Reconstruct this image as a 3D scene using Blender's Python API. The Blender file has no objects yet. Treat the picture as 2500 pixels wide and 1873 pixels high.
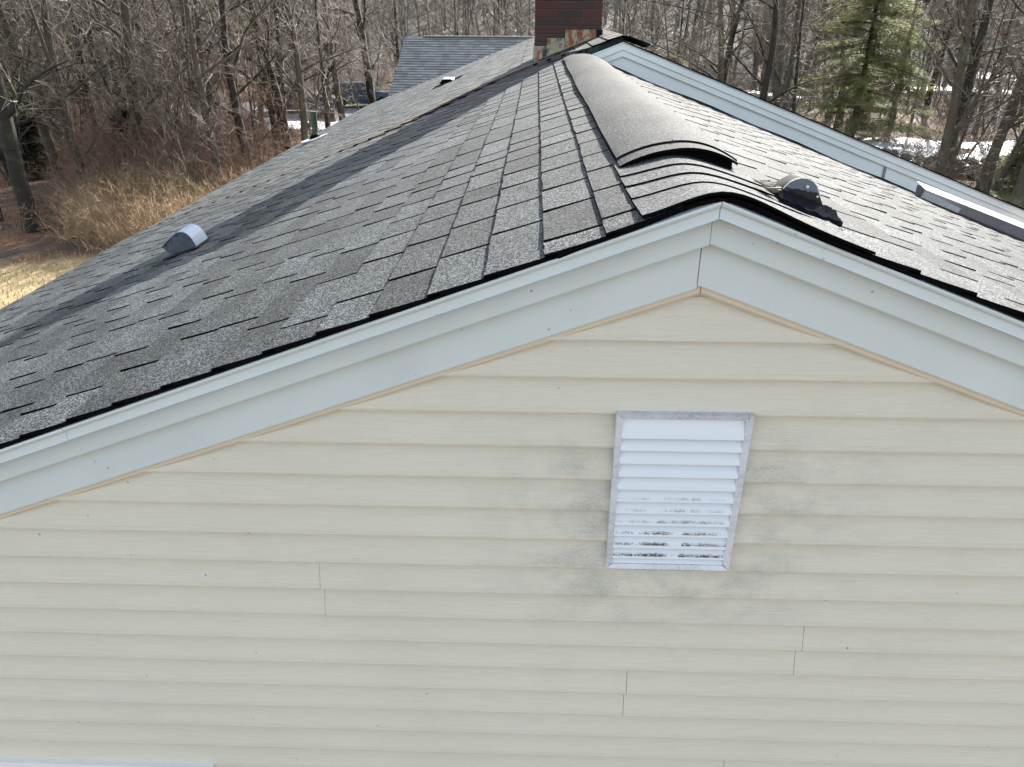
import bpy, math, random
import numpy as np
from mathutils import Vector, Matrix
random.seed(7); RN = np.random.RandomState(11)
sc = bpy.context.scene
COL = sc.collection
# ------------------------------------------------------------------ camera
cam = bpy.data.cameras.new('camera'); camo = bpy.data.objects.new('camera', cam); COL.objects.link(camo)
Rv = Vector((0.99953653, 0.03041981, 0.00116229)); Uv = Vector((-0.0147586, 0.45083892, 0.89248331)); Fv = Vector((-0.02662517, 0.89208683, -0.45107892))
M = Matrix.Identity(4)
for i in range(3):
    M[i][0] = Rv[i]; M[i][1] = Uv[i]; M[i][2] = -Fv[i]
M[0][3], M[1][3], M[2][3] = -0.39367, -1.67464, 0.91975
camo.matrix_world = M
cam.sensor_fit = 'HORIZONTAL'; cam.sensor_width = 36.0; cam.lens = 36.0*1801.27/2500; cam.clip_start = 0.05; cam.clip_end = 900
sc.camera = camo
# ------------------------------------------------------------------ light
AZ, EL = math.radians(25), math.radians(25.5)
world = bpy.data.worlds.new('World'); sc.world = world; world.use_nodes = True
wn = world.node_tree; wn.nodes.clear()
sky = wn.nodes.new('ShaderNodeTexSky'); sky.sky_type = 'NISHITA'; sky.sun_disc = False
sky.dust_density = 2.0; sky.sun_elevation = EL; sky.sun_rotation = AZ
bg = wn.nodes.new('ShaderNodeBackground'); bg.inputs[1].default_value = 0.085
wo = wn.nodes.new('ShaderNodeOutputWorld'); sat = wn.nodes.new('ShaderNodeHueSaturation'); sat.inputs['Saturation'].default_value = .55; wn.links.new(sky.outputs[0], sat.inputs['Color']); wn.links.new(sat.outputs[0], bg.inputs[0]); wn.links.new(bg.outputs[0], wo.inputs[0])
sun = bpy.data.lights.new('sun', 'SUN'); sun.energy = 3.5; sun.angle = math.radians(0.53); sun.color = (1.0, 0.95, 0.88)
suno = bpy.data.objects.new('sun', sun); COL.objects.link(suno)
sdir = Vector((math.cos(EL)*math.sin(AZ), math.cos(EL)*math.cos(AZ), math.sin(EL)))
suno.rotation_euler = (-sdir).to_track_quat('-Z', 'Y').to_euler(); suno.location = sdir*50
sc.view_settings.view_transform = 'Standard'; sc.view_settings.look = 'None'; sc.view_settings.gamma = 1
sc.view_settings.exposure = 2.45; sc.view_settings.use_curve_mapping = False
try: sc.cycles.max_bounces = 6
except Exception: pass
GZ = -5.0
# ------------------------------------------------------------------ helpers
def tag(o, label=None, cat=None, group=None, kind=None):
    if label: o['label'] = label
    if cat: o['category'] = cat
    if group: o['group'] = group
    if kind: o['kind'] = kind
    return o
def empty(name, loc=(0, 0, 0), rz=0, parent=None):
    o = bpy.data.objects.new(name, None); COL.objects.link(o); o.location = loc; o.rotation_euler = (0, 0, rz)
    o.empty_display_size = .1
    if parent: o.parent = parent
    return o
def link(name, me, parent=None):
    o = bpy.data.objects.new(name, me); COL.objects.link(o)
    if parent: o.parent = parent
    return o
def mesh(name, verts, faces, mats, parent=None, mi=None, smooth=False, tone=None):
    me = bpy.data.meshes.new(name); me.from_pydata([tuple(v) for v in verts], [], [tuple(f) for f in faces])
    for m in (mats if isinstance(mats, (list, tuple)) else [mats]): me.materials.append(m)
    if mi is not None: me.polygons.foreach_set('material_index', mi)
    if smooth: me.polygons.foreach_set('use_smooth', [True]*len(me.polygons))
    if tone is not None:
        a = me.attributes.new('tone', 'FLOAT', 'POINT'); a.data.foreach_set('value', np.asarray(tone, dtype=np.float32))
    me.update()
    return link(name, me, parent)
class MB:
    def __init__(s): s.v = []; s.f = []; s.m = []; s.t = []
    def add(s, v, f, m=0, t=0.5):
        n = len(s.v); s.v += [tuple(q) for q in v]; s.f += [tuple(i+n for i in q) for q in f]
        s.m += (m if isinstance(m, list) else [m]*len(f)); s.t += [t]*len(v); return s
    def box(s, x0, x1, y0, y1, z0, z1, m=0):
        v = [(x, y, z) for z in (z0, z1) for y in (y0, y1) for x in (x0, x1)]
        return s.add(v, [(0, 2, 3, 1), (4, 5, 7, 6), (0, 1, 5, 4), (2, 6, 7, 3), (0, 4, 6, 2), (1, 3, 7, 5)], m)
    def extr(s, prof, path, m=0):            # closed profile (list of callables already placed): rings
        n = len(prof(path[0])); rings = [prof(p) for p in path]; v = [q for r in rings for q in r]; f = []
        for i in range(len(path)-1):
            for k in range(n):
                a = i*n+k; b = i*n+(k+1) % n; f.append((a, b, b+n, a+n))
        f.append(tuple(range(n))[::-1]); f.append(tuple((len(path)-1)*n+k for k in range(n)))
        return s.add(v, f, m)
    def tube(s, pts, rad, n=8, m=0, cap=True):
        pts = [Vector(p) for p in pts]; v = []; f = []
        for i, p in enumerate(pts):
            d = (pts[min(i+1, len(pts)-1)]-pts[max(i-1, 0)]).normalized()
            a = d.orthogonal().normalized() if abs(d.z) < .9 else Vector((1, 0, 0)); a = (a-d*a.dot(d)).normalized(); b = d.cross(a)
            r = rad[i] if isinstance(rad, (list, tuple)) else rad
            for k in range(n):
                t = 2*math.pi*k/n; v.append(p+a*math.cos(t)*r+b*math.sin(t)*r)
        for i in range(len(pts)-1):
            for k in range(n): f.append((i*n+k, i*n+(k+1) % n, (i+1)*n+(k+1) % n, (i+1)*n+k))
        if cap: f.append(tuple(range(n))[::-1]); f.append(tuple((len(pts)-1)*n+k for k in range(n)))
        return s.add(v, f, m)
    def build(s, name, mats, parent=None, smooth=False, tone=False):
        return mesh(name, s.v, s.f, mats, parent, s.m, smooth, s.t if tone else None)
# ------------------------------------------------------------------ materials
class NT:
    def __init__(s, name):
        s.mat = bpy.data.materials.new(name); s.mat.use_nodes = True; s.t = s.mat.node_tree; s.t.nodes.clear()
        s.out = s.t.nodes.new('ShaderNodeOutputMaterial'); s.b = s.t.nodes.new('ShaderNodeBsdfPrincipled'); s.t.links.new(s.b.outputs[0], s.out.inputs[0])
        g = s.t.nodes.new('ShaderNodeNewGeometry'); s.pos = g.outputs['Position']
    def n(s, typ, ins=None, **kw):
        q = s.t.nodes.new(typ)
        for k, v in kw.items(): setattr(q, k, v)
        for k, v in (ins or {}).items(): s.set(q.inputs[k], v)
        return q
    def set(s, inp, v):
        if isinstance(v, bpy.types.NodeSocket): s.t.links.new(v, inp)
        else: inp.default_value = v
    def noise(s, vec, scale, detail=3, rough=.55, dist=0):
        return s.n('ShaderNodeTexNoise', {'Vector': vec, 'Scale': scale, 'Detail': detail, 'Roughness': rough, 'Distortion': dist}).outputs[0]
    def scl(s, vec, v): return s.n('ShaderNodeVectorMath', {0: vec, 1: v}, operation='MULTIPLY').outputs[0]
    def math(s, op, a, b=0.0, clamp=False): return s.n('ShaderNodeMath', {0: a, 1: b}, operation=op, use_clamp=clamp).outputs[0]
    def ramp(s, fac, stops, interp='LINEAR'):
        q = s.n('ShaderNodeValToRGB', {'Fac': fac}); q.color_ramp.interpolation = interp; e = q.color_ramp.elements
        while len(e) < len(stops): e.new(.5)
        for i, (p, c) in enumerate(stops):
            e[i].position = p; e[i].color = (c, c, c, 1) if isinstance(c, (int, float)) else (*c, 1)
        return q.outputs[0]
    def mix(s, fac, a, b, mode='MIX'):
        q = s.n('ShaderNodeMix', data_type='RGBA', blend_type=mode)
        s.set(q.inputs[0], fac)
        for i, v in ((6, a), (7, b)): s.set(q.inputs[i], (*v, 1) if isinstance(v, tuple) and len(v) == 3 else v)
        return q.outputs[2]
    def sep(s, v): return s.n('ShaderNodeSeparateXYZ', {0: v}).outputs
    def done(s, col, rough=.7, bump=None, bs=.3, bd=.01, metal=0, spec=None):
        s.set(s.b.inputs['Base Color'], (*col, 1) if isinstance(col, tuple) and len(col) == 3 else col)
        s.set(s.b.inputs['Roughness'], rough); s.set(s.b.inputs['Metallic'], metal)
        if spec is not None: s.set(s.b.inputs['Specular IOR Level'], spec)
        if bump is not None:
            q = s.n('ShaderNodeBump', {'Height': bump, 'Strength': bs, 'Distance': bd}); s.t.links.new(q.outputs[0], s.b.inputs['Normal'])
        return s.mat
def simple(name, col, rough=.6, metal=0, nscale=20, var=.25, spec=None):
    m = NT(name); f = m.noise(m.pos, nscale, 4)
    c = m.mix(f, tuple(c*(1-var) for c in col), tuple(min(1, c*(1+var)) for c in col))
    return m.done(c, rough, f, .15, .004, metal, spec)

def shingle_mat(name, c0, c1, c2, stain=False):
    m = NT(name)
    g1 = m.noise(m.pos, 260, 2, .8); g2 = m.n('ShaderNodeTexVoronoi', {'Vector': m.pos, 'Scale': 330}).outputs['Color']
    gv = m.math('ADD', m.math('ADD', m.math('MULTIPLY', g1, .42), m.math('MULTIPLY', m.sep(g2)[0], .34)), m.math('MULTIPLY', m.noise(m.pos, 105, 2, .8), .30))
    c = m.ramp(gv, [(.36, c0), (.52, c1), (.70, c2)])
    tone = m.n('ShaderNodeAttribute', attribute_name='tone').outputs['Fac']
    c = m.mix(1, c, m.ramp(tone, [(0, .62), (1, 1.25)]), 'MULTIPLY')
    big = m.noise(m.pos, 5.5, 4, .6, .4)
    c = m.mix(1, c, m.ramp(big, [(.35, .80), (.62, 1.08)]), 'MULTIPLY')
    if stain:
        x, y, z = m.sep(m.pos)
        wob = m.math('ADD', y, m.math('MULTIPLY', m.math('SUBTRACT', m.noise(m.scl(m.pos, (1, 3, 1)), 1.2, 3), .5), .5))
        xc = m.math('MAXIMUM', x, -1.9)
        d = m.math('SUBTRACT', wob, m.math('ADD', m.math('MULTIPLY', xc, .85), 6.75))
        k = m.math('MULTIPLY', m.ramp(m.math('ABSOLUTE', m.math('MULTIPLY', d, 1.0)), [(.25, 1.0), (1, 0.0)]), m.ramp(m.math('MULTIPLY', x, -.25), [(.02, .9), (.95, .2)]))
        k = m.math('MULTIPLY', k, m.ramp(m.noise(m.scl(m.pos, (1.2, 9, 1)), 3, 3), [(.38, .35), (.6, 1)]))
        c = m.mix(m.math('MULTIPLY', k, .75), c, (.095, .062, .034))
    h = m.math('ADD', gv, m.math('MULTIPLY', big, 2.0))
    return m.done(c, .9, gv, .8, .0014, 0, .12)
M_SH = shingle_mat('shingle granules', (.0032, .0037, .004), (.0225, .0257, .0275), (.148, .166, .174))
M_SHF = shingle_mat('weathered shingle granules', (.011, .0132, .0138), (.040, .0465, .048), (.13, .149, .152), True)
M_ASPH = simple('black asphalt edge', (.0035, .0035, .004), .95, 0, 120, .5, .05)
M_TAR_SHADOW = simple('black roofing tar and duct shadow', (.014, .0148, .018), 1.0, 0, 60, .4, .0)

def white_mat():
    m = NT('aged white aluminium'); x, y, z = m.sep(m.pos)
    n1 = m.noise(m.pos, 2.3, 4, .6); n2 = m.noise(m.pos, 60, 2, .9)
    c = m.mix(n1, (.545, .62, .60), (.635, .70, .68))
    d = m.math('MULTIPLY', m.ramp(m.noise(m.pos, 3.6, 4, .6), [(.52, 0), (.80, .38)]), m.ramp(m.noise(m.pos, 330, 2, .8), [(.38, 0), (.66, 1)]))
    c = m.mix(d, c, (.30, .31, .30))
    sp = m.n('ShaderNodeTexVoronoi', {'Vector': m.pos, 'Scale': 24, 'Randomness': 1.0}).outputs['Distance']
    c = m.mix(m.math('MULTIPLY', m.ramp(sp, [(.055, 1), (.11, 0)]), m.ramp(m.noise(m.pos, 5, 2), [(.5, 0), (.62, .75)])), c, (.20, .21, .20))
    return m.done(c, .42, n2, .05, .001)
M_WHITE = white_mat()
M_WHITE2 = simple('white aluminium with light painted in', (.74, .77, .74), .45, 0, 2.5, .06)  # far gable trim, colour raised to replace sky light the near roof blocks
def siding_mat():
    m = NT('cream vinyl siding'); x, y, z = m.sep(m.pos)
    gv = m.scl(m.pos, (1.6, 1, 42)); g = m.noise(gv, 4.2, 5, .62, .5); g2 = m.noise(m.scl(m.pos, (5, 1, 160)), 5, 2, .5)
    c = m.mix(m.noise(m.pos, 1.7, 3), (.612, .582, .466), (.672, .638, .522))
    c = m.mix(1, c, m.ramp(g, [(.3, .95), (.7, 1.03)]), 'MULTIPLY')
    # mould: a halo either side of and below the gable vent
    ax = m.math('ABSOLUTE', m.math('ADD', x, .0)); hx = m.ramp(ax, [(.14, 1), (.62, 0)]); hz = m.ramp(m.math('ADD', z, 1), [(.22, 0), (.46, 1), (.84, 1), (1.0, .0)])
    halo = m.math('MULTIPLY', hx, hz)
    blot = m.ramp(m.noise(m.scl(m.pos, (1, 1, 1.7)), 6.5, 5, .66, .1), [(.40, 0), (.66, 1)])
    fine = m.ramp(m.noise(m.scl(m.pos, (.7, 1, 2.6)), 120, 4, .9), [(.42, .08), (.58, 1)])
    rz_ = m.math('FRACT', m.math('DIVIDE', m.math('ADD', z, 10.16), .1016)); lapw = m.ramp(rz_, [(0, 1), (.3, .85), (.8, .3), (1, .6)])
    dirt = m.math('MULTIPLY', m.math('MULTIPLY', m.math('MULTIPLY', halo, blot), fine), lapw)
    c = m.mix(m.math('MULTIPLY', m.math('MULTIPLY', halo, blot), .34), c, (.36, .36, .33))
    c = m.mix(m.math('MULTIPLY', dirt, .66), c, (.17, .17, .155))
    g3 = m.math('MULTIPLY', m.ramp(m.noise(m.pos, 2.2, 4, .6), [(.5, 0), (.7, .45)]), fine)
    c = m.mix(m.math('MULTIPLY', g3, .35), c, (.32, .32, .28))
    sp = m.n('ShaderNodeTexVoronoi', {'Vector': m.scl(m.pos, (1, .2, 1)), 'Scale': 15}).outputs['Distance']
    c = m.mix(m.math('MULTIPLY', m.ramp(sp, [(.03, 1), (.065, 0)]), m.ramp(m.noise(m.pos, 6, 2), [(.5, .05), (.6, .85)])), c, (.16, .15, .13))
    return m.done(c, .55, m.math('ADD', g, m.math('MULTIPLY', g2, .5)), .6, .003)
M_SIDE = siding_mat()
M_CREAM = simple('cream trim', (.62, .54, .40), .55, 0, 8, .08)
def vent_mat():
    m = NT('mould spotted white louvre'); x, y, z = m.sep(m.pos)
    fine = m.ramp(m.noise(m.scl(m.pos, (1, 1, 1.5)), 170, 3, .85), [(.40, 0), (.58, 1)])
    low = m.ramp(m.math('MULTIPLY', z, -2), [(.42, 0), (.5, .18), (.62, .25), (.9, 1)])      # more mould on the lower slats
    rowf = m.math('FRACT', m.math('DIVIDE', m.math('ADD', z, .4885), .0387))
    edge = m.ramp(rowf, [(0, 1), (.10, .9), (.27, 0)])
    cx = m.ramp(m.math('ABSOLUTE', x), [(.04, 1), (.15, .35)])
    blot = m.ramp(m.noise(m.scl(m.pos, (1, 1, .3)), 24, 4, .7), [(.42, 0), (.56, 1)])
    k = m.math('MULTIPLY', m.math('MULTIPLY', fine, m.math('MULTIPLY', edge, low)), m.math('MULTIPLY', cx, blot))
    c = m.mix(m.math('MULTIPLY', k, 3.4, True), (.70, .74, .76), (.03, .034, .03))
    return m.done(c, .4)
M_VENT = vent_mat()
def grime_frame():
    m = NT('grimy white frame'); fine = m.ramp(m.noise(m.pos, 160, 3, .8), [(.36, 0), (.66, 1)]); b = m.ramp(m.noise(m.pos, 9, 4, .7), [(.40, .15), (.62, 1)])
    c = m.mix(m.math('MULTIPLY', m.math('MULTIPLY', fine, b), .62), (.66, .68, .70), (.22, .225, .23))
    return m.done(c, .5)
M_GRIME = grime_frame()
def galv():
    m = NT('shaded galvanised steel'); v = m.n('ShaderNodeTexVoronoi', {'Vector': m.pos, 'Scale': 60}).outputs['Color']
    c = m.mix(m.sep(v)[0], (.055, .068, .085), (.085, .105, .13)); return m.done(c, .5, None, metal=.25)  # vent side plates: steel darkened in colour for their shade side
M_GALV = galv()
def rusty():
    m = NT('rusted step flashing'); n = m.noise(m.scl(m.pos, (1, 1, .4)), 11, 6, .7, .5)
    c = m.ramp(n, [(.36, (.03, .03, .035)), (.45, (.30, .28, .20)), (.52, (.30, .26, .17)), (.56, (.22, .08, .025)), (.72, (.07, .03, .015))]); return m.done(c, .7, n, .3, .003)
M_RUST = rusty()
def brickm():
    m = NT('dark red brick'); r = m.n('ShaderNodeObjectInfo').outputs['Random']; n = m.noise(m.pos, 14, 4, .7)
    c = m.ramp(r, [(0, (.060, .020, .015)), (.5, (.072, .026, .019)), (.8, (.048, .025, .019)), (1, (.034, .024, .019))])
    c = m.mix(m.ramp(n, [(.45, 0), (.75, .6)]), c, (.035, .03, .028)); return m.done(c, .85, n, .4, .004)
M_BRICK = brickm()
M_MORT = simple('old mortar', (.075, .055, .038), .95, 0, 50, .3)
M_GREENPIPE = simple('green painted pipe', (.035, .05, .043), .5, .1, 20, .2)
M_ALU = simple('bright aluminium flashing', (.62, .66, .72), .35, .4, 30, .1)
M_RUBBER = simple('black rubber', (.004, .004, .004), .9, 0, 20, .2, .05)
def hoodm():
    m = NT('grey hood with peeling tar'); x, y, z = m.sep(m.pos)
    zz = m.math('ADD', z, m.math('MULTIPLY', m.math('SUBTRACT', m.noise(m.pos, 55, 4, .7), .5), .020))
    zz = m.math('ADD', zz, m.math('MULTIPLY', m.math('SUBTRACT', x, .26), .16))
    k = m.math('GREATER_THAN', zz, .5245); c = m.mix(k, (.006, .007, .008), (.13, .155, .175)); return m.done(c, m.mix(k, (.35, .35, .35), (.5, .5, .5)), None)
M_HOOD = hoodm()
M_TUFT = simple('frayed fibre', (.17, .145, .115), .9, 0, 160, .6)
M_GUT = simple('grey metal and shaded duct side', (.16, .158, .165), .45, .1, 12, .1)
M_WHT2 = simple('bright white paint', (.82, .82, .80), .4, 0, 12, .08)
M_LEAF = simple('dead oak leaf', (.30, .085, .02), .8, 0, 9, .4)
def bark(name, a, b, l):
    m = NT(name); n = m.noise(m.scl(m.pos, (1, 1, .35)), 9, 5, .7); li = m.noise(m.pos, 2.6, 4, .65)
    c = m.mix(n, a, b); c = m.mix(m.ramp(li, [(.54, 0), (.66, .7)]), c, l); return m.done(c, .9, n, .5, .01)
M_BARK = bark('grey brown bark', (.032, .026, .018), (.10, .086, .063), (.15, .15, .09))
M_BARKD = bark('dark wet bark', (.008, .0075, .006), (.03, .027, .02), (.045, .045, .022))
M_TWIG = simple('pale twigs', (.13, .112, .084), .75, 0, 1.5, .35)
M_TWIGR = simple('reddish brush twigs', (.19, .122, .086), .8, 0, 1.5, .35)
M_TWIGT = simple('tan brush stems', (.30, .21, .12), .85, 0, 1.5, .35)
def foliage(name, a, b):
    m = NT(name); n = m.noise(m.pos, 3.5, 4, .7); c = m.mix(n, a, b)
    m.done(c, .7)
    tr = m.n('ShaderNodeBsdfTranslucent', {'Color': c}); mx = m.n('ShaderNodeMixShader', {0: .5, 1: m.b.outputs[0], 2: tr.outputs[0]}); m.t.links.new(mx.outputs[0], m.out.inputs[0]); return m.mat
M_PINE = foliage('yellow green needles', (.165, .185, .065), (.30, .31, .13))
M_DPINE = foliage('dark needles', (.007, .016, .009), (.02, .032, .014))
def ground_mat():
    m = NT('leaf litter'); x, y, z = m.sep(m.pos)
    n = m.noise(m.pos, .55, 6, .7); n2 = m.noise(m.pos, 6, 4, .75)
    c = m.ramp(n, [(.32, (.035, .027, .02)), (.5, (.10, .055, .03)), (.62, (.21, .095, .038)), (.75, (.06, .05, .034))])
    c = m.mix(1, c, m.ramp(n2, [(.3, .45), (.7, 1.5)]), 'MULTIPLY')
    c = m.mix(m.ramp(m.math('MULTIPLY', y, .005), [(.36, 0), (.46, 1)]), c, m.mix(n2, (.014, .0135, .011), (.05, .045, .035)))
    # tan grass beside the house, mossy lawns further off
    def blob(cx, cy, rx, ry, soft=.45):
        dx = m.math('DIVIDE', m.math('SUBTRACT', x, cx), rx); dy = m.math('DIVIDE', m.math('SUBTRACT', y, cy), ry)
        d = m.math('ADD', m.math('MULTIPLY', dx, dx), m.math('MULTIPLY', dy, dy)); d = m.math('ADD', d, m.math('MULTIPLY', m.math('SUBTRACT', m.noise(m.pos, .7, 4), .5), 1.6))
        return m.ramp(d, [(1-soft, 1), (1.0, 0)])
    tan = m.mix(m.noise(m.scl(m.pos, (3, 3, 1)), 7, 4, .7), (.22, .15, .07), (.36, .29, .155))
    tan = m.mix(m.ramp(m.noise(m.pos, 1.1, 3), [(.52, 0), (.66, .5)]), tan, (.07, .085, .026))
    c = m.mix(blob(-12.5, 11, 8, 6.4), c, tan)
    for b in ((-29, 46, 3.2, 2.2), (-15, 54, 7, 1.6), (19, 25, 3.5, 2.2)): c = m.mix(blob(*b), c, (.09, .12, .022))
    return m.done(c, .95, n2, .6, .05)
M_GROUND = ground_mat()
M_SNOW = simple('old snow', (.80, .81, .82), .6, 0, 3, .05)
M_PAVE = simple('pale pavement', (.17, .17, .185), .85, 0, 4, .12)
M_STONE = simple('fieldstone', (.05, .048, .043), .9, 0, 7, .4)
# ------------------------------------------------------------------ the ground
def hz(x, y):
    far = max(0.0, y-75); return GZ + 0.0016*far*far*(1 if far < 55 else 1) if far < 90 else GZ + .0016*8100 + (far-90)*.12
NX, NY = 90, 80
xs = np.linspace(-220, 220, NX); ys = np.concatenate([np.linspace(-60, 60, 50), np.linspace(66, 380, 30)])
gv = [(x, y, hz(x, y) + (.18*math.sin(x*.31+y*.17)+.12*math.sin(x*.83-y*.51) if abs(x) > 14 or y > 22 else 0)) for y in ys for x in xs]
gf = [(j*NX+i, j*NX+i+1, (j+1)*NX+i+1, (j+1)*NX+i) for j in range(len(ys)-1) for i in range(NX-1)]
def gh(x, y): return hz(x, y) + (.18*math.sin(x*.31+y*.17)+.12*math.sin(x*.83-y*.51) if abs(x) > 14 or y > 22 else 0)
tag(mesh('ground', gv, gf, M_GROUND, smooth=True), kind='structure')
def sheet(name, pts, zoff, mat, th=.0):
    # draped polygon: fan from centre, thick edge
    cx = sum(p[0] for p in pts)/len(pts); cy = sum(p[1] for p in pts)/len(pts); rings = 6; v = [(cx, cy, gh(cx, cy)+zoff)]; f = []; n = len(pts)
    for r in range(1, rings+1):
        for (x, y) in pts:
            X = cx+(x-cx)*r/rings; Y = cy+(y-cy)*r/rings; v.append((X, Y, gh(X, Y)+zoff))
    for k in range(n): f.append((0, 1+k, 1+(k+1) % n))
    for r in range(rings-1):
        for k in range(n):
            a = 1+r*n+k; b = 1+r*n+(k+1) % n; f.append((a, b, b+n, a+n) if False else (a, a+n, b+n, b))
    base = len(v)
    for (x, y) in pts: v.append((x, y, gh(x, y)-.3))
    for k in range(n):
        a = 1+(rings-1)*n+k; b = 1+(rings-1)*n+(k+1) % n; f.append((a, base+k, base+(k+1) % n, b))
    return tag(mesh(name, v, f, mat), kind='structure')
def wobble(pts, amp, sub=5):
    o = []
    for i in range(len(pts)):
        a = pts[i]; b = pts[(i+1) % len(pts)]
        for s in range(sub):
            t = s/sub; o.append((a[0]+(b[0]-a[0])*t+random.uniform(-amp, amp), a[1]+(b[1]-a[1])*t+random.uniform(-amp, amp)))
    return o
sheet('snow_patch', wobble([(12.6, 32.0), (15.5, 31.6), (20.5, 30.4), (26, 29.0), (28, 35), (22.4, 36.6), (17.4, 38.4), (13.2, 38.6)], .16), .16, M_SNOW)
sheet('snow_patch', wobble([(29, 62), (38, 58), (52, 56), (54, 62), (40, 66), (30, 67)], .9), .22, M_SNOW)
sheet('snow_patch', wobble([(38, 74), (52, 70), (64, 72), (60, 80), (44, 82)], .9), .22, M_SNOW)
sheet('snow_patch', wobble([(14, 58), (19, 57), (21, 60), (15, 61)], .5), .22, M_SNOW)
sheet('snow_patch', wobble([(-13.7, 37.4), (-11, 38), (-9.5, 42), (-12, 43.4), (-15, 42)], .4), .3, M_SNOW)
sheet('driveway', wobble([(-21, 37.4), (-14.8, 37.0), (-11, 38), (-6, 42), (-6, 51), (-13, 52), (-20, 50.5), (-23, 44)], .25), .24, M_PAVE)
# ------------------------------------------------------------------ roof geometry functions
SL, SR, Z0 = .37, .375, .572
def warp(x, y): return .0022*math.sin(3.1*x+1.7*y)+.0016*math.sin(5.3*y-2.2*x+1)+.0022*math.sin(1.3*y+.7)*min(1, max(0, y))
def S(x, y):
    s = SL if x < 0 else SR
    return Z0 - s*(math.sqrt(x*x+.0042)-.014) + warp(x, y) + .022*max(0, 1-(y+.12)/.34)**1.5*math.exp(-(x/.14)**2)
def lift(x): return .018*min(1, max(0, (x+2.3)/1.1))
def SF(x, y): return Z0+.008+SL*x + lift(x)+warp(x, y)*.6
seam_pts = [(-4.2, 4.9), (-2.6, 4.95), (-1.8, 5.05), (-1.5, 5.25), (-1.1, 5.75), (-.8, 6.1), (-.45, 6.25), (-.1, 5.85), (.05, 5.47), (.4, 5.47)]
def seam(x): return float(np.interp(x, [q[0] for q in seam_pts], [q[1] for q in seam_pts]))
EAVE = -4.05
# ------------------------------------------------------------------ the house
house = empty('house', (0, 0, GZ))
tag(house, 'cream vinyl sided house with grey shingle roof and white gable trim in the foreground', 'house')
HM = Matrix.Translation((0, 0, -GZ))
def hp(o, parent=None):                       # world coordinates kept: parts sit under the house's base
    o.parent = parent or house
    if not parent: o.location = (0, 0, -GZ)
    return o
def hpart(name, mb, mats, parent=None, smooth=False, tone=False): return hp(mb.build(name, mats, None, smooth, tone), parent)
roof = MB(); 
def grid(mb, th, xsn, ysn, zf, m=0):
    v = [(x, y, zf(x, y)) for y in ysn for x in xsn]; n = len(xsn)
    f = [(j*n+i, j*n+i+1, (j+1)*n+i+1, (j+1)*n+i) for j in range(len(ysn)-1) for i in range(n-1)]
    # skirt to make a slab
    b = len(v); v += [(x, y, z-th) for x, y, z in v]
    f2 = [tuple(reversed([k+b for k in q])) for q in f]
    ny = len(ysn)
    loop = [i for i in range(n)]+[j*n+n-1 for j in range(1, ny)]+[(ny-1)*n+i for i in range(n-2, -1, -1)]+[j*n for j in range(ny-2, 0, -1)]
    f3 = [(loop[(k+1) % len(loop)], loop[k], loop[k]+b, loop[(k+1) % len(loop)]+b) for k in range(len(loop))]
    mb.add(v, f+f2+f3, m)
xs_n = sorted(set([round(q, 3) for q in np.linspace(EAVE+.01, -.3, 16)]+[round(q, 3) for q in np.linspace(-.28, .28, 29)]+[round(q, 3) for q in np.linspace(.3, 4.05, 16)]))
grid(roof, .004, xs_n, [float(q) for q in np.linspace(-.1155, 5.44, 24)], lambda x, y: S(x, y)-.005)
roof_o = hpart('roof', roof, M_ASPH)
# far slabs
fr = MB()
fx = [float(q) for q in np.linspace(EAVE+.01, .364, 40)]
v = []; cols = []
for x in fx:
    y0 = seam(x); yy = [y0+(15-y0)*t for t in np.linspace(0, 1, 20)]; cols.append([(x, y, SF(x, y)-.005) for y in yy])
n = 20; v = [q for c in cols for q in c]; b = len(v); v += [(q[0], q[1], q[2]-.06) for q in v]
f = [(i*n+j, (i+1)*n+j, (i+1)*n+j+1, i*n+j+1) for i in range(len(fx)-1) for j in range(n-1)]
f += [tuple(reversed([k+b for k in q])) for q in f]
f += [(i*n+b, (i+1)*n+b, (i+1)*n, i*n) for i in range(len(fx)-1)] + [((i+1)*n+n-1+b, i*n+n-1+b, i*n+n-1, (i+1)*n+n-1) for i in range(len(fx)-1)]
f += [(j+1+b, j+b, j, j+1) for j in range(n-1)]
fr.add(v, f)
RZ = .677+.008
fr.add([(.364, 5.47, RZ), (4.6, 5.47, RZ-.3716*4.236), (4.6, 15, RZ-.3716*4.236), (.364, 15, RZ), (.364, 5.47, RZ-.05), (4.6, 5.47, RZ-.05-.3716*4.236), (4.6, 15, RZ-.05-.3716*4.236), (.364, 15, RZ-.05)],
       [(0, 1, 2, 3), (7, 6, 5, 4), (0, 4, 5, 1), (1, 5, 6, 2), (2, 6, 7, 3)])
roof2_o = hpart('roof', fr, [M_SHF])
roof2_o['label'] = 'higher far roof section behind the raised gable'

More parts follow.
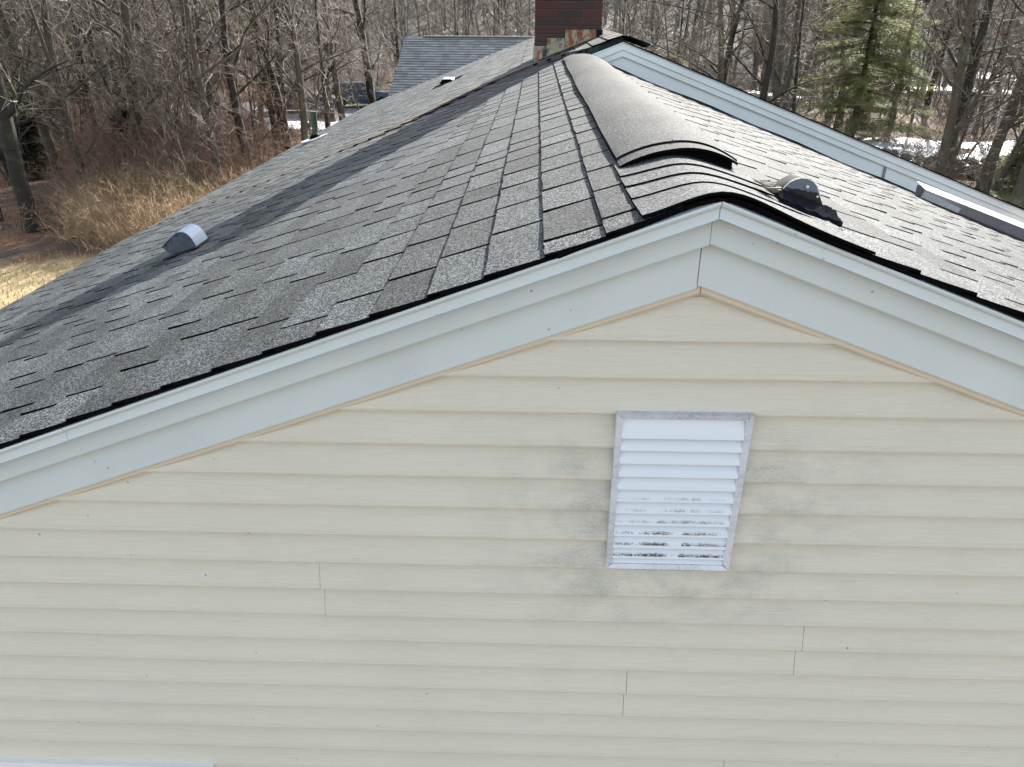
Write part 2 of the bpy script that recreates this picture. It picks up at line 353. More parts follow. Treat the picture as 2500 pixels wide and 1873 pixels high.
# shingle tabs ---------------------------------------------------
def tab_geo(xl, xh, y0, y1, zf, rnd):
    """lower edge at xl, upper hidden edge at xh, cut between y0 and y1"""
    nx, ny = 2, 3; v = []; f = []; mi = []
    curl = [rnd.uniform(0, .0022) for _ in range(ny+1)]; ej = [rnd.uniform(-.0022, .0022) for _ in range(ny+1)]
    sg = 1 if xh > xl else -1; saw = rnd.uniform(.001, .0036) if y0 > -.11 else 0
    for i in range(nx+1):
        t = i/nx
        for j in range(ny+1):
            u = j/ny; y = y0+(y1-y0)*u; x = xl+(xh-xl)*t + (ej[j] if i == 0 else 0)
            z = zf(x, y)+.0085*(1-t)+.0005*t+(curl[j] if i == 0 else 0)+saw*(1-u)**1.5*(1-.55*t)
            v.append((x, y, z))
    for i in range(nx):
        for j in range(ny):
            a = i*(ny+1)+j; q = (a, a+1, a+ny+2, a+ny+1); f.append(q if sg < 0 else tuple(reversed(q))); mi.append(0)
    b = len(v)
    ring = [j for j in range(ny+1)]+[i*(ny+1)+ny for i in range(1, nx+1)]+[nx*(ny+1)+j for j in range(ny-1, -1, -1)]+[i*(ny+1) for i in range(nx-1, 0, -1)]
    for k in ring: v.append((v[k][0], v[k][1], v[k][2]-.0105))
    L = len(ring)
    for k in range(L):
        q = (ring[k], ring[(k+1) % L], b+(k+1) % L, b+k); f.append(q if sg > 0 else tuple(reversed(q))); mi.append(1)
    return v, f, mi
tabs = []
rnd = random.Random(5)
def course(xl, xh, ya, yb, gap, base_off, zf, gran, wild, sect, skip=None):
    y = ya - rnd.uniform(0, .25)*wild + base_off
    while y > ya: y -= .27
    first = True
    while y < yb:
        w = rnd.choice([.20, .25, .27, .30, .33, .22]) if wild < .5 else rnd.choice([.22, .28, .33, .36, .30, .25, .40])
        a = max(y, ya); b2 = min(y+w, yb)
        if b2-a > .03:
            tabs.append((xl, xh, a+gap/2 if a > ya else a, b2-gap/2 if b2 < yb else b2, zf, gran, sect))
        y += w
cuts0 = None
# near left: courses run along y; cut lines nearly continue from course to course close to the ridge
E = .131
cuts = [-.113]; y = -.113
base = []
yy = -.10+.12
while yy < 6.6: base.append(yy); yy += rnd.choice([.19, .24, .26, .29, .31, .22])
for k in range(0, 30):
    xl = -.24-E*k
    if xl < EAVE-.01: break
    xh = xl+E+.03
    if k == -1: xh = xl+.1
    yend = seam(xl+E/2)+.12; 
    if yend > 5.42 and xl > -1.6: yend = 5.44+max(0, yend-5.44)
    if k > 5:                                             # pattern drifts and re-starts lower down
        base = []; yy = .02+rnd.uniform(0, .25)
        while yy < 6.6: base.append(yy); yy += rnd.choice([.22, .27, .30, .34, .38, .26])
    elif k > -1:
        base = [q - rnd.uniform(.015, .05) for q in base]
        if k in (2, 4): base = [q for q in base if rnd.random() > .12]
        base = [q for q in base if q > -.06]; 
        if base[0] > .25: base.insert(0, base[0]-.2)
    cc = [-.115]+[q for q in base if q < yend-.05]+[yend]
    for a, b2 in zip(cc[:-1], cc[1:]):
        if b2-a < .035: continue
        dist = math.hypot(xl+.39, (a+b2)/2+1.67)
        gap = .009 if k < 8 else .010
        tabs.append((xl, xh, a+(gap/2 if a > -.11 else 0), b2-(gap/2 if b2 < yend-.01 else 0), S, 0, 0))
for k in range(0, 30):
    xl = .315+E*k
    if xl > 4.06: break
    xh = xl-E-.03; yy = .0+rnd.uniform(0, .25); cc = [-.115]
    while yy < 5.38: cc.append(yy); yy += rnd.choice([.26, .30, .34, .38, .30])
    cc.append(5.43)
    for a, b2 in zip(cc[:-1], cc[1:]):
        if b2-a < .035: continue
        tabs.append((xl, xh, a+(.0045 if a > -.11 else 0), b2-(.0045 if b2 < 5.4 else 0), S, 0, 0))
def size_key(t):
    x = t[0]; y = (t[2]+t[3])/2; d = math.sqrt((x+.39)**2+(y+1.67)**2+.6); area = (t[3]-t[2])*E
    vis = abs((x+.39)) < (y+1.9)*.74+.15
    return -area/d**2.6 if vis else 0
near = sorted(tabs, key=size_key)[:285]; rest = sorted(tabs, key=size_key)[285:]
for t in near:
    v, f, mi = tab_geo(t[0], t[1], t[2], t[3], t[4], rnd)
    o = mesh('shingle', v, f, [M_SH, M_ASPH], None, mi, False, [rnd.random()]*len(v)); hp(o, roof_o)
mb = MB()
for t in rest:
    v, f, mi = tab_geo(t[0], t[1], t[2], t[3], t[4], rnd); mb.add(v, f, mi, rnd.random())
tag(hpart('shingles', mb, [M_SH, M_ASPH], roof_o, False, True), kind='stuff')
mb = MB()
for k in range(0, 34):
    xl = .23-E*k
    if xl < EAVE-.01: break
    xh = min(xl+E+.03, .364); y0 = seam(xl+E/2)-.004; yy = y0+rnd.uniform(.05, .3); cc = [y0]
    while yy < 14.9: cc.append(yy); yy += rnd.choice([.26, .30, .34, .38])
    cc.append(15.0)
    for a, b2 in zip(cc[:-1], cc[1:]):
        v, f, mi = tab_geo(xl, xh, a+.004, b2-.004, SF, rnd); mb.add(v, f, mi, rnd.random())
tag(hpart('shingles', mb, [M_SHF, M_ASPH], roof2_o, False, True), kind='stuff')

# ridge shingles bent over the near end ---------------------------
def bent(y0, y1, xa, xb, zf, th, n=22, my=4, slant=0.0):
    xs_ = np.linspace(xa, xb, n+1); v = []
    for j in range(my+1):
        t = j/my
        for x in xs_:
            y = y0+(y1-y0)*t + slant*(1-t)*x + .003*math.sin(9*x+y0*30)*(1-t)
            v.append((float(x), y, zf(x, y)+th*(1-t*.8)+(.008*math.exp(-(x-xa)/.045) if xa > -.3 and y0 < .6 else 0)))
    n1 = n+1; f = [(j*n1+i, j*n1+i+1, (j+1)*n1+i+1, (j+1)*n1+i) for j in range(my) for i in range(n)]; mi = [0]*len(f)
    b = len(v); v += [(q[0], q[1], q[2]-.0065) for q in v]
    ring = [i for i in range(n1)]+[j*n1+n for j in range(1, my+1)]+[my*n1+i for i in range(n-1, -1, -1)]+[j*n1 for j in range(my-1, 0, -1)]
    for k in range(len(ring)):
        a, c = ring[k], ring[(k+1) % len(ring)]; f.append((c, a, a+b, c+b)); mi.append(1)
    return v, f, mi
for (y0, y1) in ((-.122, .10), (.068, .24), (.212, .37), (.335, .56)):
    v, f, mi = bent(y0, y1, -.166, .335 if y0 < .3 else .22, S, .011 if y0 < 0 else .007)
    hp(mesh('ridge_shingle', v, f, [M_SH, M_ASPH], None, mi, False, [rnd.random()*.5+.3]*len(v)), roof_o)
def black_layer(dy, dz):
    return bent(-.119+dy, -.06, -.34, .45, lambda x, y: S(x, y)-.003-dz, .001, my=1)
for q in ((.003, .0), (.006, .004)):
    v, f, mi = black_layer(*q); hp(mesh('shingle_layer', v, f, [M_ASPH, M_ASPH], None, mi), roof_o)
# long smooth ridge roll
def CR(x, y):
    e = min(1, max(0, (y-.46)/.5)); z = .578+.123*x-2.04*x*x
    z += .0018*math.sin(y*5.3+x*6)*e+.0008*math.sin(y*13.7-x*9)*e+warp(x, y)
    if x > .12: z = min(z, z)
    zr = S(x, y)+.024
    if x > .165: z = max(z, zr*(1-e)+(S(x, y)+.006)*e)
    if x < 0: z += .022*min(1, -x/.158)**1.6
    return max(z, S(x, y)+.006)
ridge_vent = empty('ridge_vent', (0, 0, 0)); hp(ridge_vent)
def roll(y0, y1, xa, xb0, xb1, th, my, name):
    n = 26; v = []; 
    for j in range(my+1):
        y = y0+(y1-y0)*j/my; e = min(1, max(0, (y-.46)/.9)); xb = xb0+(xb1-xb0)*e
        for i in range(n+1):
            x = xa+(xb-xa)*i/n; v.append((x+ (.0025*math.sin(y*4) if i == 0 else 0), y, CR(x, y)+th))
    n1 = n+1; f = [(j*n1+i, j*n1+i+1, (j+1)*n1+i+1, (j+1)*n1+i) for j in range(my) for i in range(n)]; mi = [0]*len(f)
    b = len(v); v += [(q[0], q[1], q[2]-.008-(.016 if k % n1 == 0 and y0 > .5 else 0)) for k, q in enumerate(v)]
    ring = [i for i in range(n1)]+[j*n1+n for j in range(1, my+1)]+[my*n1+i for i in range(n-1, -1, -1)]+[j*n1 for j in range(my-1, 0, -1)]
    for k in range(len(ring)):
        a, c = ring[k], ring[(k+1) % len(ring)]; f.append((c, a, a+b, c+b)); mi.append(1)
    o = mesh(name, v, f, [M_SH, M_ASPH], ridge_vent, mi, False, [.0]*len(v)); 
    return o
roll(.455, .80, -.158, .172, .25, .0, 6, 'ridge_shingle')
roll(.552, 5.55, -.158, .182, .30, .0055, 90, 'ridge_cover')
v = []; n = 20
for y, dz in ((.478, 0), (1.3, 0)):
    for i in range(n+1):
        x = -.15+(.312*i/n); v.append((x, y, CR(x, y)-.004)); v.append((x, y, S(x, y)-.004))
f = [(2*i, 2*i+1, 2*i+3, 2*i+2) for i in range(n)]+[(2*i, 2*i+2, 2*i+2+2*n+2, 2*i+2*n+2) for i in range(n)]+[(2*n, 2*n+1, 4*n+3, 4*n+2)]
mesh('foam_baffle', v, f, M_RUBBER, ridge_vent)
M_SCRAP = simple('dark brown scrap', (.05, .022, .014), .9)
lf = MB(); lf.add([(-.005, .543, .580), (.005, .542, .580), (.007, .547, .586), (.001, .549, .589), (-.006, .547, .585), (-.002, .553, .581)], [(0, 1, 2, 3, 4), (0, 1, 5)])
tag(lf.build('leaf_scrap', M_SCRAP), 'tiny brown dead leaf caught on the rounded ridge cap above the black arch', 'leaf')

# ------------------------------------------------------------------ siding
e = .1016; XW = 3.75
def course_geo(c, xa, xb, proud=0.0):
    zb = -c*e; zt = zb+e+.006
    def hw(z): return max(0.0, (.338-z)/.3709+.02)
    out = []
    # profile from the hidden top down to the drip edge and back under
    prof = [(zt, .0045), (zb+e*.80, .0015), (zb+e*.5, -.0065), (zb+.018, -.0165), (zb+.004, -.0192), (zb, -.0188), (zb-.0002, -.0155), (zb+.004, .001)]
    prof = [(z_, y_ if k_ < 4 else y_) for k_, (z_, y_) in enumerate(prof)]; n = len(prof); nseg = max(1, int((xb-xa)/.5)); rings = []
    for i in range(nseg+1):
        t = i/nseg; r = []
        for z, y in prof:
            h = min(XW, hw(z)); a = max(xa, -h); b = min(xb, h)
            if a > b: a = b = (0 if xa < 0 < xb else (a+b)/2)
            x = a+(b-a)*t; r.append((x, y-proud*(1 if z < zt-.001 else 0)+.0006*math.sin(x*3+c), z))
        rings.append(r)
    v = [q for r in rings for q in r]; f = []
    for i in range(nseg):
        for k in range(n-1): f.append((i*n+k, i*n+k+1, (i+1)*n+k+1, (i+1)*n+k))
    f.append(tuple(range(n))); f.append(tuple(nseg*n+k for k in reversed(range(n))))
    return v, f
joints = {6: [-1.008], 7: [-1.004], 8: [.437], 9: [.428], 10: [-.079], 11: [-.083], 14: [.277], 15: [.279], 20: [-.6], 21: [-.6], 4: [-2.6], 5: [-2.6], 12: [1.9], 13: [1.9]}
pairs = [(-2, -1)]+[(2*k, 2*k+1) for k in range(0, 24)]
for (c0, c1) in pairs:
    cs = [c for c in (c0, c1)]
    if c0 in joints:
        segs = [(-XW, 0), (0, XW)]
    else: segs = [(-XW, XW)]
    for si, (a, b) in enumerate(segs):
        mb = MB()
        for c in cs:
            jx = joints.get(c, [None])[0]
            xa, xb = a, b; pr = 0
            if jx is not None:
                if si == 0: xb = jx-.0013
                else: xa = jx; pr = .0016 if not (c in (8, 9)) else .0004
                if si == 0: xa = -XW
                else: xb = XW
            v, f = course_geo(c, xa, xb, pr); mb.add(v, f)
        hpart('siding_panel', mb, M_SIDE)
# walls behind
mb = MB(); mb.add([(-3.75, .006, GZ), (3.75, .006, GZ), (3.75, .006, -1.06), (0, .006, .44), (-3.75, .006, -1.06)]+[(-3.75, .1, GZ), (3.75, .1, GZ), (3.75, .1, -1.06), (0, .1, .44), (-3.75, .1, -1.06)], [(0, 1, 2, 3, 4), (9, 8, 7, 6, 5), (0, 4, 9, 5), (1, 6, 7, 2)])
hpart('wall', mb, M_SIDE)
mb = MB(); mb.box(-3.75, -3.65, .1, 14.8, GZ, -1.0); hpart('wall', mb, M_SIDE)
mb = MB(); mb.box(3.65, 3.75, .1, 5.35, GZ, -1.0); mb.box(4.25, 4.35, 5.5, 14.8, GZ, -1.0); hpart('wall', mb, M_SIDE)
mb = MB(); mb.add([(-3.75, 14.7, GZ), (4.35, 14.7, GZ), (4.35, 14.7, -.95), (.364, 14.7, .6), (-3.75, 14.7, -1.0)], [(4, 3, 2, 1, 0)]); hpart('wall', mb, M_SIDE)
mb = MB(); mb.box(-4.06, -4.0, -.1, 15, -1.09, -.96); hpart('eave_board', mb, M_WHITE)
mb = MB(); mb.box(-4.0, -3.65, -.06, 14.9, -1.09, -1.07); hpart('soffit', mb, M_WHITE)

# ------------------------------------------------------------------ rake trim, both sides of the near gable
ZL = .5643
def trim(name, prof, side, xa, xb, mat, y_off=0, ex=0, parent=None, z0=ZL, slp=None, xc=0.0, yb=0.0):
    s_ = slp or (.3695 if side < 0 else .376)
    n = max(1, int(abs(xb-xa)/.4)); path = [xa+(xb-xa)*i/n for i in range(n+1)]
    def pf(x): return [(xc+side*x, yb+y+y_off+.0007*math.sin(x*5+len(name)), z0-s_*x-vv) for (y, vv) in prof]
    mb = MB(); mb.extr(pf, path); return hpart(name, mb, mat, parent)
drip = [(-.080, -.001), (-.100, -.0025), (-.1115, .000), (-.114, .005), (-.112, .010), (-.1055, .0125), (-.1035, .016), (-.1045, .036), (-.1075, .0385), (-.1015, .0395), (-.0985, .036), (-.098, .012), (-.08, .008)]
f1 = [(-.052, .02), (-.0625, .02), (-.0635, .1045), (-.0615, .108), (-.03, .1085), (-.03, .1), (-.054, .1)]
fz = [(-.019, .09), (-.0265, .09), (-.0275, .216), (-.0260, .2195), (-.008, .2195), (-.008, .21), (-.019, .21)]
jc = [(-.002, .205), (-.0175, .205), (-.0185, .2215), (-.0195, .2325), (-.0165, .2385), (-.013, .2375), (-.0125, .229), (-.002, .226)]
for (xa, xb, yo) in ((.0015, .758, -.0008), (.755, 1.57, .0012), (1.567, 4.02, -.0008)): trim('drip_edge', drip, -1, xa, xb, M_WHITE, yo)
for (xa, xb, yo) in ((.0, .228, -.0012), (.226, 2.1, .0010), (2.09, 4.02, -.0008)): trim('drip_edge', drip, 1, xa, xb, M_WHITE, yo)
trim('fascia_board', f1, -1, .0045, 4.0, M_WHITE); trim('fascia_board', f1, 1, -.0035, 4.0, M_WHITE, -.0006)
trim('frieze_board', fz, -1, .0135, 3.98, M_WHITE); trim('frieze_board', fz, 1, -.0115, 3.98, M_WHITE, -.0004)
trim('channel_trim', jc, -1, .002, 3.9, M_CREAM); trim('channel_trim', jc, 1, .0, 3.9, M_CREAM, -.0004)
# dark cavity boards behind the steps
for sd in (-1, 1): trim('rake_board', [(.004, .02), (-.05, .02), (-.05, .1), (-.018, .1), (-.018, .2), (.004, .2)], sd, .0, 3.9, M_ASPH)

# ------------------------------------------------------------------ gable vent
gvn = empty('gable_vent'); hp(gvn); gvn['label'] = 'white rectangular louvred gable vent with mouldy lower slats'
OX0, OX1, OZ0, OZ1 = -.1765, .1695, -.4915, .0095; w = .0175
def fr_piece(pts):   # mitred frame piece, raised
    mb = MB(); fy, by = -.036, -.012
    v = [(x, fy+(0 if i in (0, 1) else .006), z) for i, (x, z) in enumerate(pts)]+[(x, by+.0, z) for x, z in pts]
    mb.add(v, [(0, 1, 2, 3), (7, 6, 5, 4), (0, 4, 5, 1), (1, 5, 6, 2), (2, 6, 7, 3), (3, 7, 4, 0)]); return mb
g = .0006
for pts in ([(OX0+g, OZ1), (OX1-g, OZ1), (OX1-w-g, OZ1-w), (OX0+w+g, OZ1-w)], [(OX1, OZ1-g), (OX1, OZ0+g), (OX1-w, OZ0+w+g), (OX1-w, OZ1-w-g)],
            [(OX1-g, OZ0), (OX0+g, OZ0), (OX0+w+g, OZ0+w*.75), (OX1-w-g, OZ0+w*.75)], [(OX0, OZ0+g), (OX0, OZ1-g), (OX0+w, OZ1-w-g), (OX0+w, OZ0+w+g)]):
    m_ = fr_piece(pts); o = m_.build('frame', M_GRIME, gvn)
    o.data.flip_normals() if False else None
bot = [-.065, -.102, -.142, -.183, -.224, -.263, -.302, -.342, -.379, -.420, -.456, -.483]
prev = OZ1-w+.002
for i, zb in enumerate(bot):
    x0, x1 = OX0+w-.001, OX1-w+.001; t = prev; mb = MB()
    yt, yb_ = (-.016 if i == 0 else -.008), -.0335
    if i == len(bot)-1: yb_ = -.028
    fl = .30 if i else .24
    prof = [(t, yt), (zb+(t-zb)*fl, yb_+.0035), (zb+.001, yb_), (zb-.001, yb_+.0015), (zb+(t-zb)*fl-.002, yb_+.0065), (t-.002, yt+.0025)]
    v = [(x, y, z) for x in (x0, x1) for z, y in prof]; n = 6
    mb.add(v, [(k, (k+1) % n, (k+1) % n+n, k+n) for k in range(n)]+[tuple(reversed(range(n))), tuple(range(n, 2*n))])
    mb.build('slat', M_VENT, gvn); prev = zb+.006
mb = MB(); mb.box(OX0+.004, OX1-.004, -.0075, -.003, OZ0+.004, OZ1-.004); mb.build('back_panel', M_ASPH, gvn)
for x in (OX0+w*.9, OX1-w*.9):
    pass
# ------------------------------------------------------------------ window at the bottom left
win = empty('window'); hp(win)
mb = MB(); mb.box(-2.55, -1.478, -.035, -.004, -1.432, -1.412); mb.build('head_trim', M_WHT2, win)
mb = MB(); mb.box(-2.55, -1.49, -.03, -.004, -1.47, -1.4345); mb.build('frame', M_WHT2, win)
mb = MB(); mb.box(-1.53, -1.49, -.03, -.004, -2.62, -1.472); mb.box(-2.55, -2.51, -.03, -.004, -2.62, -1.472); mb.box(-2.509, -1.531, -.03, -.004, -2.66, -2.60); mb.build('frame', M_WHT2, win)
mb = MB(); mb.box(-2.51, -1.53, -.018, -.012, -2.60, -1.471); mb.build('pane', simple('window glass', (.03, .04, .05), .08, 0, 3, .1), win)
# ------------------------------------------------------------------ galvanised exhaust hood, left slope
gh_ = empty('roof_vent'); hp(gh_); gh_['label'] = 'galvanised half drum exhaust vent on the left slope'
plate = [(-2.453, -.252), (-2.430, -.231), (-2.412, -.214), (-2.385, -.193), (-2.362, -.176), (-2.346, -.168), (-2.329, -.164), (-2.309, -.166), (-2.291, -.178), (-2.275, -.198), (-2.264, -.221), (-2.256, -.243), (-2.255, -.252), (-2.298, -.270), (-2.359, -.291), (-2.364, -.276), (-2.409, -.291)]
def plate_mesh(pts, y0, y1):
    n = len(pts); v = [(x, y0, z) for x, z in pts]+[(x, y1, z) for x, z in pts]
    return v, [tuple(range(n)), tuple(reversed(range(n, 2*n)))]+[(k, k+n, (k+1) % n+n, (k+1) % n) for k in range(n)]
mb = MB(); mb.add(*plate_mesh(list(reversed(plate)), 2.25, 2.254)); mb.build('side_plate', M_GALV, gh_)
mb = MB(); mb.add(*plate_mesh(list(reversed(plate)), 2.396, 2.40)); mb.build('side_plate', M_GALV, gh_)
arc = plate[:13]; v = []
for (x, z) in arc:
    cx, cz = -2.34, -.26; dx, dz = x-cx, z-cz; L_ = math.hypot(dx, dz); v += [(x+dx/L_*.003, 2.245, z+dz/L_*.003), (x+dx/L_*.003, 2.405, z+dz/L_*.003), (x-dx/L_*.001, 2.405, z-dz/L_*.001), (x-dx/L_*.001, 2.245, z-dz/L_*.001)]
f = []
for k in range(len(arc)-1):
    a = 4*k; 
    for q in range(4): f.append((a+q, a+(q+1) % 4, a+4+(q+1) % 4, a+4+q))
f += [(0, 3, 2, 1), tuple(4*(len(arc)-1)+q for q in range(4))]
mb = MB(); mb.add(v, f); mb.build('hood', simple('lit galvanised sheet', (.22, .29, .38), .6, 0, 60, .12), gh_, False)  # same steel as the side plates, lightened and blued as if lit
mb = MB()
for (x, z) in [plate[i] for i in (1, 2, 4, 9, 11)]:
    mb.box(x-.003+(.004 if x < -2.34 else -.006), x+.003+(.004 if x < -2.34 else -.006), 2.247, 2.25, z-.010, z-.004)
mb.build('rivets', M_ASPH, gh_)
mb = MB(); v = [(x, y, S(x, y)+dz) for dz in (.012, .018) for y in (2.21, 2.42) for x in (-2.44, -2.24)]
mb.add(v, [(0, 2, 3, 1), (4, 5, 7, 6), (0, 1, 5, 4), (2, 6, 7, 3), (0, 4, 6, 2), (1, 3, 7, 5)]); mb.build('base_flashing', simple('rusty flange', (.022, .012, .01), .9), gh_)
mb = MB(); v = []
for y in (2.262, 2.388):
    for (x, z) in ((-2.36, S(-2.36, y)+.01), (-2.26, S(-2.26, y)+.01), (-2.26, -.252), (-2.36, -.272)): v.append((x, y, z))
mb.add(v, [(0, 1, 2, 3), (7, 6, 5, 4), (0, 3, 7, 4), (1, 5, 6, 2)]); mb.build('throat', M_RUBBER, gh_)

# ------------------------------------------------------------------ tarred exhaust hood on the right slope
bh = empty('roof_vent'); hp(bh); bh['label'] = 'small rounded exhaust hood smeared with black tar beside the ridge'
front = [(.216, .500), (.221, .519), (.227, .530), (.238, .542), (.250, .548), (.264, .5515), (.279, .5505), (.294, .544), (.306, .533), (.313, .521), (.317, .510), (.322, .500), (.330, .485), (.337, .470), (.346, .452), (.356, .436)]
botl = [(.344, .434), (.323, .440), (.302, .447), (.281, .455), (.260, .463), (.239, .469), (.223, .472)]
mb = MB(); pts = front+botl; n = len(pts); v = [(x, .2+(.002 if k < 16 else -.012), z) for k, (x, z) in enumerate(pts)]+[(x, .206, z) for x, z in pts]
mb.add(v, [tuple(reversed(range(n))), tuple(range(n, 2*n))]+[((k+1) % n, (k+1) % n+n, k+n, k) for k in range(n)]); mb.build('side_plate', M_HOOD, bh)
rear = [(.176, .480), (.200, .494), (.223, .506), (.239, .514), (.256, .524), (.274, .534), (.289, .538), (.302, .537), (.313, .530), (.323, .517), (.332, .500), (.345, .475), (.352, .46), (.360, .445), (.368, .43)]
rr = [(.206, .492)]+front[1:15]
v = []
for k in range(15):
    a = rr[k] if k < len(rr) else rr[-1]; b = rear[k]
    for t in np.linspace(0, 1, 5): v.append((a[0]+(b[0]-a[0])*t, .2045+.125*t, a[1]+(b[1]-a[1])*t-.0008))
f = [(k*5+j, k*5+j+1, (k+1)*5+j+1, (k+1)*5+j) for k in range(14) for j in range(4)]
b = len(v); v += [(x, y, z-.003) for x, y, z in v]; f += [tuple(reversed([q+b for q in w_])) for w_ in f]
def hood2():
    m = NT('grey sheet with shaded left'); x, y, z = m.sep(m.pos); k = m.math('GREATER_THAN', m.math('ADD', x, m.math('MULTIPLY', m.noise(m.pos, 40, 2), .01)), .285)
    c = m.mix(k, (.003, .004, .0045), (.07, .082, .09)); return m.done(c, .85, None, spec=.05)  # left part near black: its weak light is put into the colour
mb = MB(); mb.add(v, f); mb.build('hood', hood2(), bh, True)
mb = MB(); rimv = []
for k in range(14):
    x, z = front[k+1]; rimv.append((x, .1995, z+.0005))
mb.tube(rimv[:-4], .0013, 5); mb.build('rim', M_WHT2, bh)
mb = MB(); mb.tube([(.283, .1995, .531), (.283, .1975, .531)], .0038, 10); mb.tube([(.3115, .1995, .507), (.3115, .1975, .507)], .0028, 8); mb.build('rivets', M_WHT2, bh)
mb = MB(); mb.add([(.2335, .198, .506), (.238, .196, .508), (.242, .195, .500), (.250, .197, .490), (.2415, .197, .4945), (.2365, .198, .499)], [(5, 4, 3, 2, 1, 0)]); mb.build('loose_flake', M_GUT, bh)
# tar skirt: lumpy sheet on the roof around the foot of the hood
v = []; f = []; nu, nv = 22, 6
for j in range(nv+1):
    t = j/nv
    for i in range(nu+1):
        u = i/nu; x = .205+.155*u; yb0 = .196-(.055+.035*math.sin(u*math.pi)+.008*math.sin(u*23))*t
        x += .012*(u-.5)*t; z = S(x, yb0)+.016*(1-t)**2+.016+.0018*math.sin(u*31+j*2)
        v.append((x, yb0, z))
f = [(j*(nu+1)+i, (j+1)*(nu+1)+i, (j+1)*(nu+1)+i+1, j*(nu+1)+i+1) for j in range(nv) for i in range(nu)]
b = len(v); v += [(x, y, z-.02) for x, y, z in v[nv*(nu+1):nv*(nu+1)+nu+1]]
f += [(nv*(nu+1)+i, b+i, b+i+1, nv*(nu+1)+i+1) for i in range(nu)]
mb = MB(); mb.add(v, f); mb.build('tar_skirt', M_TAR_SHADOW, bh)
mb = MB(); r2 = random.Random(3)
for k in range(46):
    x0 = .214-r2.uniform(0, .012); y0 = .205+r2.uniform(-.03, .05); L_ = r2.uniform(.02, .05); a = r2.uniform(-.5, .35)
    x1 = x0-L_*math.cos(a); y1 = y0+L_*math.sin(a); wd = r2.uniform(.002, .004); z0_ = S(x0, y0)+.022+r2.uniform(0, .014); z1_ = S(x1, y1)+.018+r2.uniform(0, .006)
    mb.add([(x0, y0-wd, z0_), (x0, y0+wd, z0_+.002), (x1, y1, z1_), ((x0+x1)/2, (y0+y1)/2, (z0_+z1_)/2-.006)], [(0, 1, 2), (0, 3, 1), (1, 3, 2), (0, 2, 3)])
mb.build('frayed_fibres', M_TUFT, bh)
# ------------------------------------------------------------------ far small vent, plumbing pipe
fv = empty('roof_vent'); hp(fv); fv['label'] = 'small dark box vent with bright top on the far roof'
y0 = 10.0; pl = [(-1.825, -.045), (-1.767, .014), (-1.641, .015), (-1.600, -.030), (-1.64, -.055), (-1.70, -.080), (-1.745, -.075), (-1.76, -.055)]
mb = MB(); mb.add(*plate_mesh(list(reversed(pl)), y0, y0+.01)); mb.build('side_plate', M_RUBBER, fv)
top = [(-1.83, -.045), (-1.768, .018), (-1.638, .019), (-1.595, -.030)]; v = [(x, y, z+d) for (x, z) in top for y in (y0-.006, y0+.28) for d in (0, .006)]
f = []
for k in range(3):
    a = 4*k; f += [(a+1, a+5, a+7, a+3), (a, a+2, a+6, a+4), (a, a+4, a+5, a+1), (a+2, a+3, a+7, a+6)]
mb = MB(); mb.add(v, f); mb.build('hood', M_WHT2, fv)
mb = MB(); v = [(x, y, SF(x, y)+dz) for dz in (.008, .014) for y in (9.93, 10.4) for x in (-1.92, -1.5)]; mb.add(v, [(0, 2, 3, 1), (4, 5, 7, 6), (0, 1, 5, 4), (2, 6, 7, 3), (0, 4, 6, 2), (1, 3, 7, 5)]); mb.build('base_flashing', M_TAR_SHADOW, fv)
pp = empty('plumbing_vent'); hp(pp); pp['label'] = 'upright dark green plumbing pipe with bright metal flashing'
px, py = -3.5, 9.12; pz = SF(px, py)
mb = MB(); mb.tube([(px, py, pz), (px+.01, py, -.335)], .043, 16); mb.build('pipe', M_GREENPIPE, pp, False)
mb = MB(); mb.tube([(px, py, pz), (px, py, pz+.05), (px, py, pz+.075)], [.095, .07, .046], 16); mb.build('boot', M_RUBBER, pp)
mb = MB(); v = []; r2 = random.Random(9)
for k in range(24):
    a = 2*math.pi*k/24; rx, ry = .17, .17; x = px+rx*math.cos(a)*(1.0+.25*(math.cos(a) < 0)); y = py+ry*math.sin(a); v.append((x, y, SF(x, y)+.02+.03*max(0, -math.cos(a))))
n = 24; v += [(x, y, z-.008) for x, y, z in v]; mb.add(v, [tuple(range(n)), tuple(reversed(range(n, 2*n)))]+[(k, k+n, (k+1) % n+n, (k+1) % n) for k in range(n)]); mb.build('flashing', M_ALU, pp)

# ------------------------------------------------------------------ raised gable: fascia facing us
XC, ZC, YB = .364, .677, 5.45
dr2 = [(0, 0), (-.03, -.001), (-.034, .006), (-.028, .012), (-.026, .062), (-.02, .066), (0, .066)]
fa2 = [(.02, .06), (-.012, .06), (-.011, .112), (-.008, .118), (.02, .118)]
fb2 = [(.05, .11), (.014, .11), (.014, .262), (.05, .262)]
kw = dict(z0=ZC, slp=.3716, xc=XC, yb=YB)
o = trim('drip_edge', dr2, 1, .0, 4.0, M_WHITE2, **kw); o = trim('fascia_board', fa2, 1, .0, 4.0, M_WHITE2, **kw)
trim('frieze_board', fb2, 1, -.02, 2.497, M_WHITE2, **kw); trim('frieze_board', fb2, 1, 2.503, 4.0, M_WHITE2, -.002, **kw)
mb = MB(); mb.box(XC+2.49, XC+2.51, YB-.003, YB+.02, ZC-.3716*2.5-.262, ZC-.3716*2.5-.11); hpart('joint_filler', mb, simple('dirty joint', (.22, .23, .19), .8))
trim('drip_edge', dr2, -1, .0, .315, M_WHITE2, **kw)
def short(prof, xb, mat, nm): trim(nm, prof, -1, .0, xb, mat, **kw)
short(fa2, .24, M_WHITE2, 'fascia_board'); short(fb2, .26, M_WHITE2, 'frieze_board')
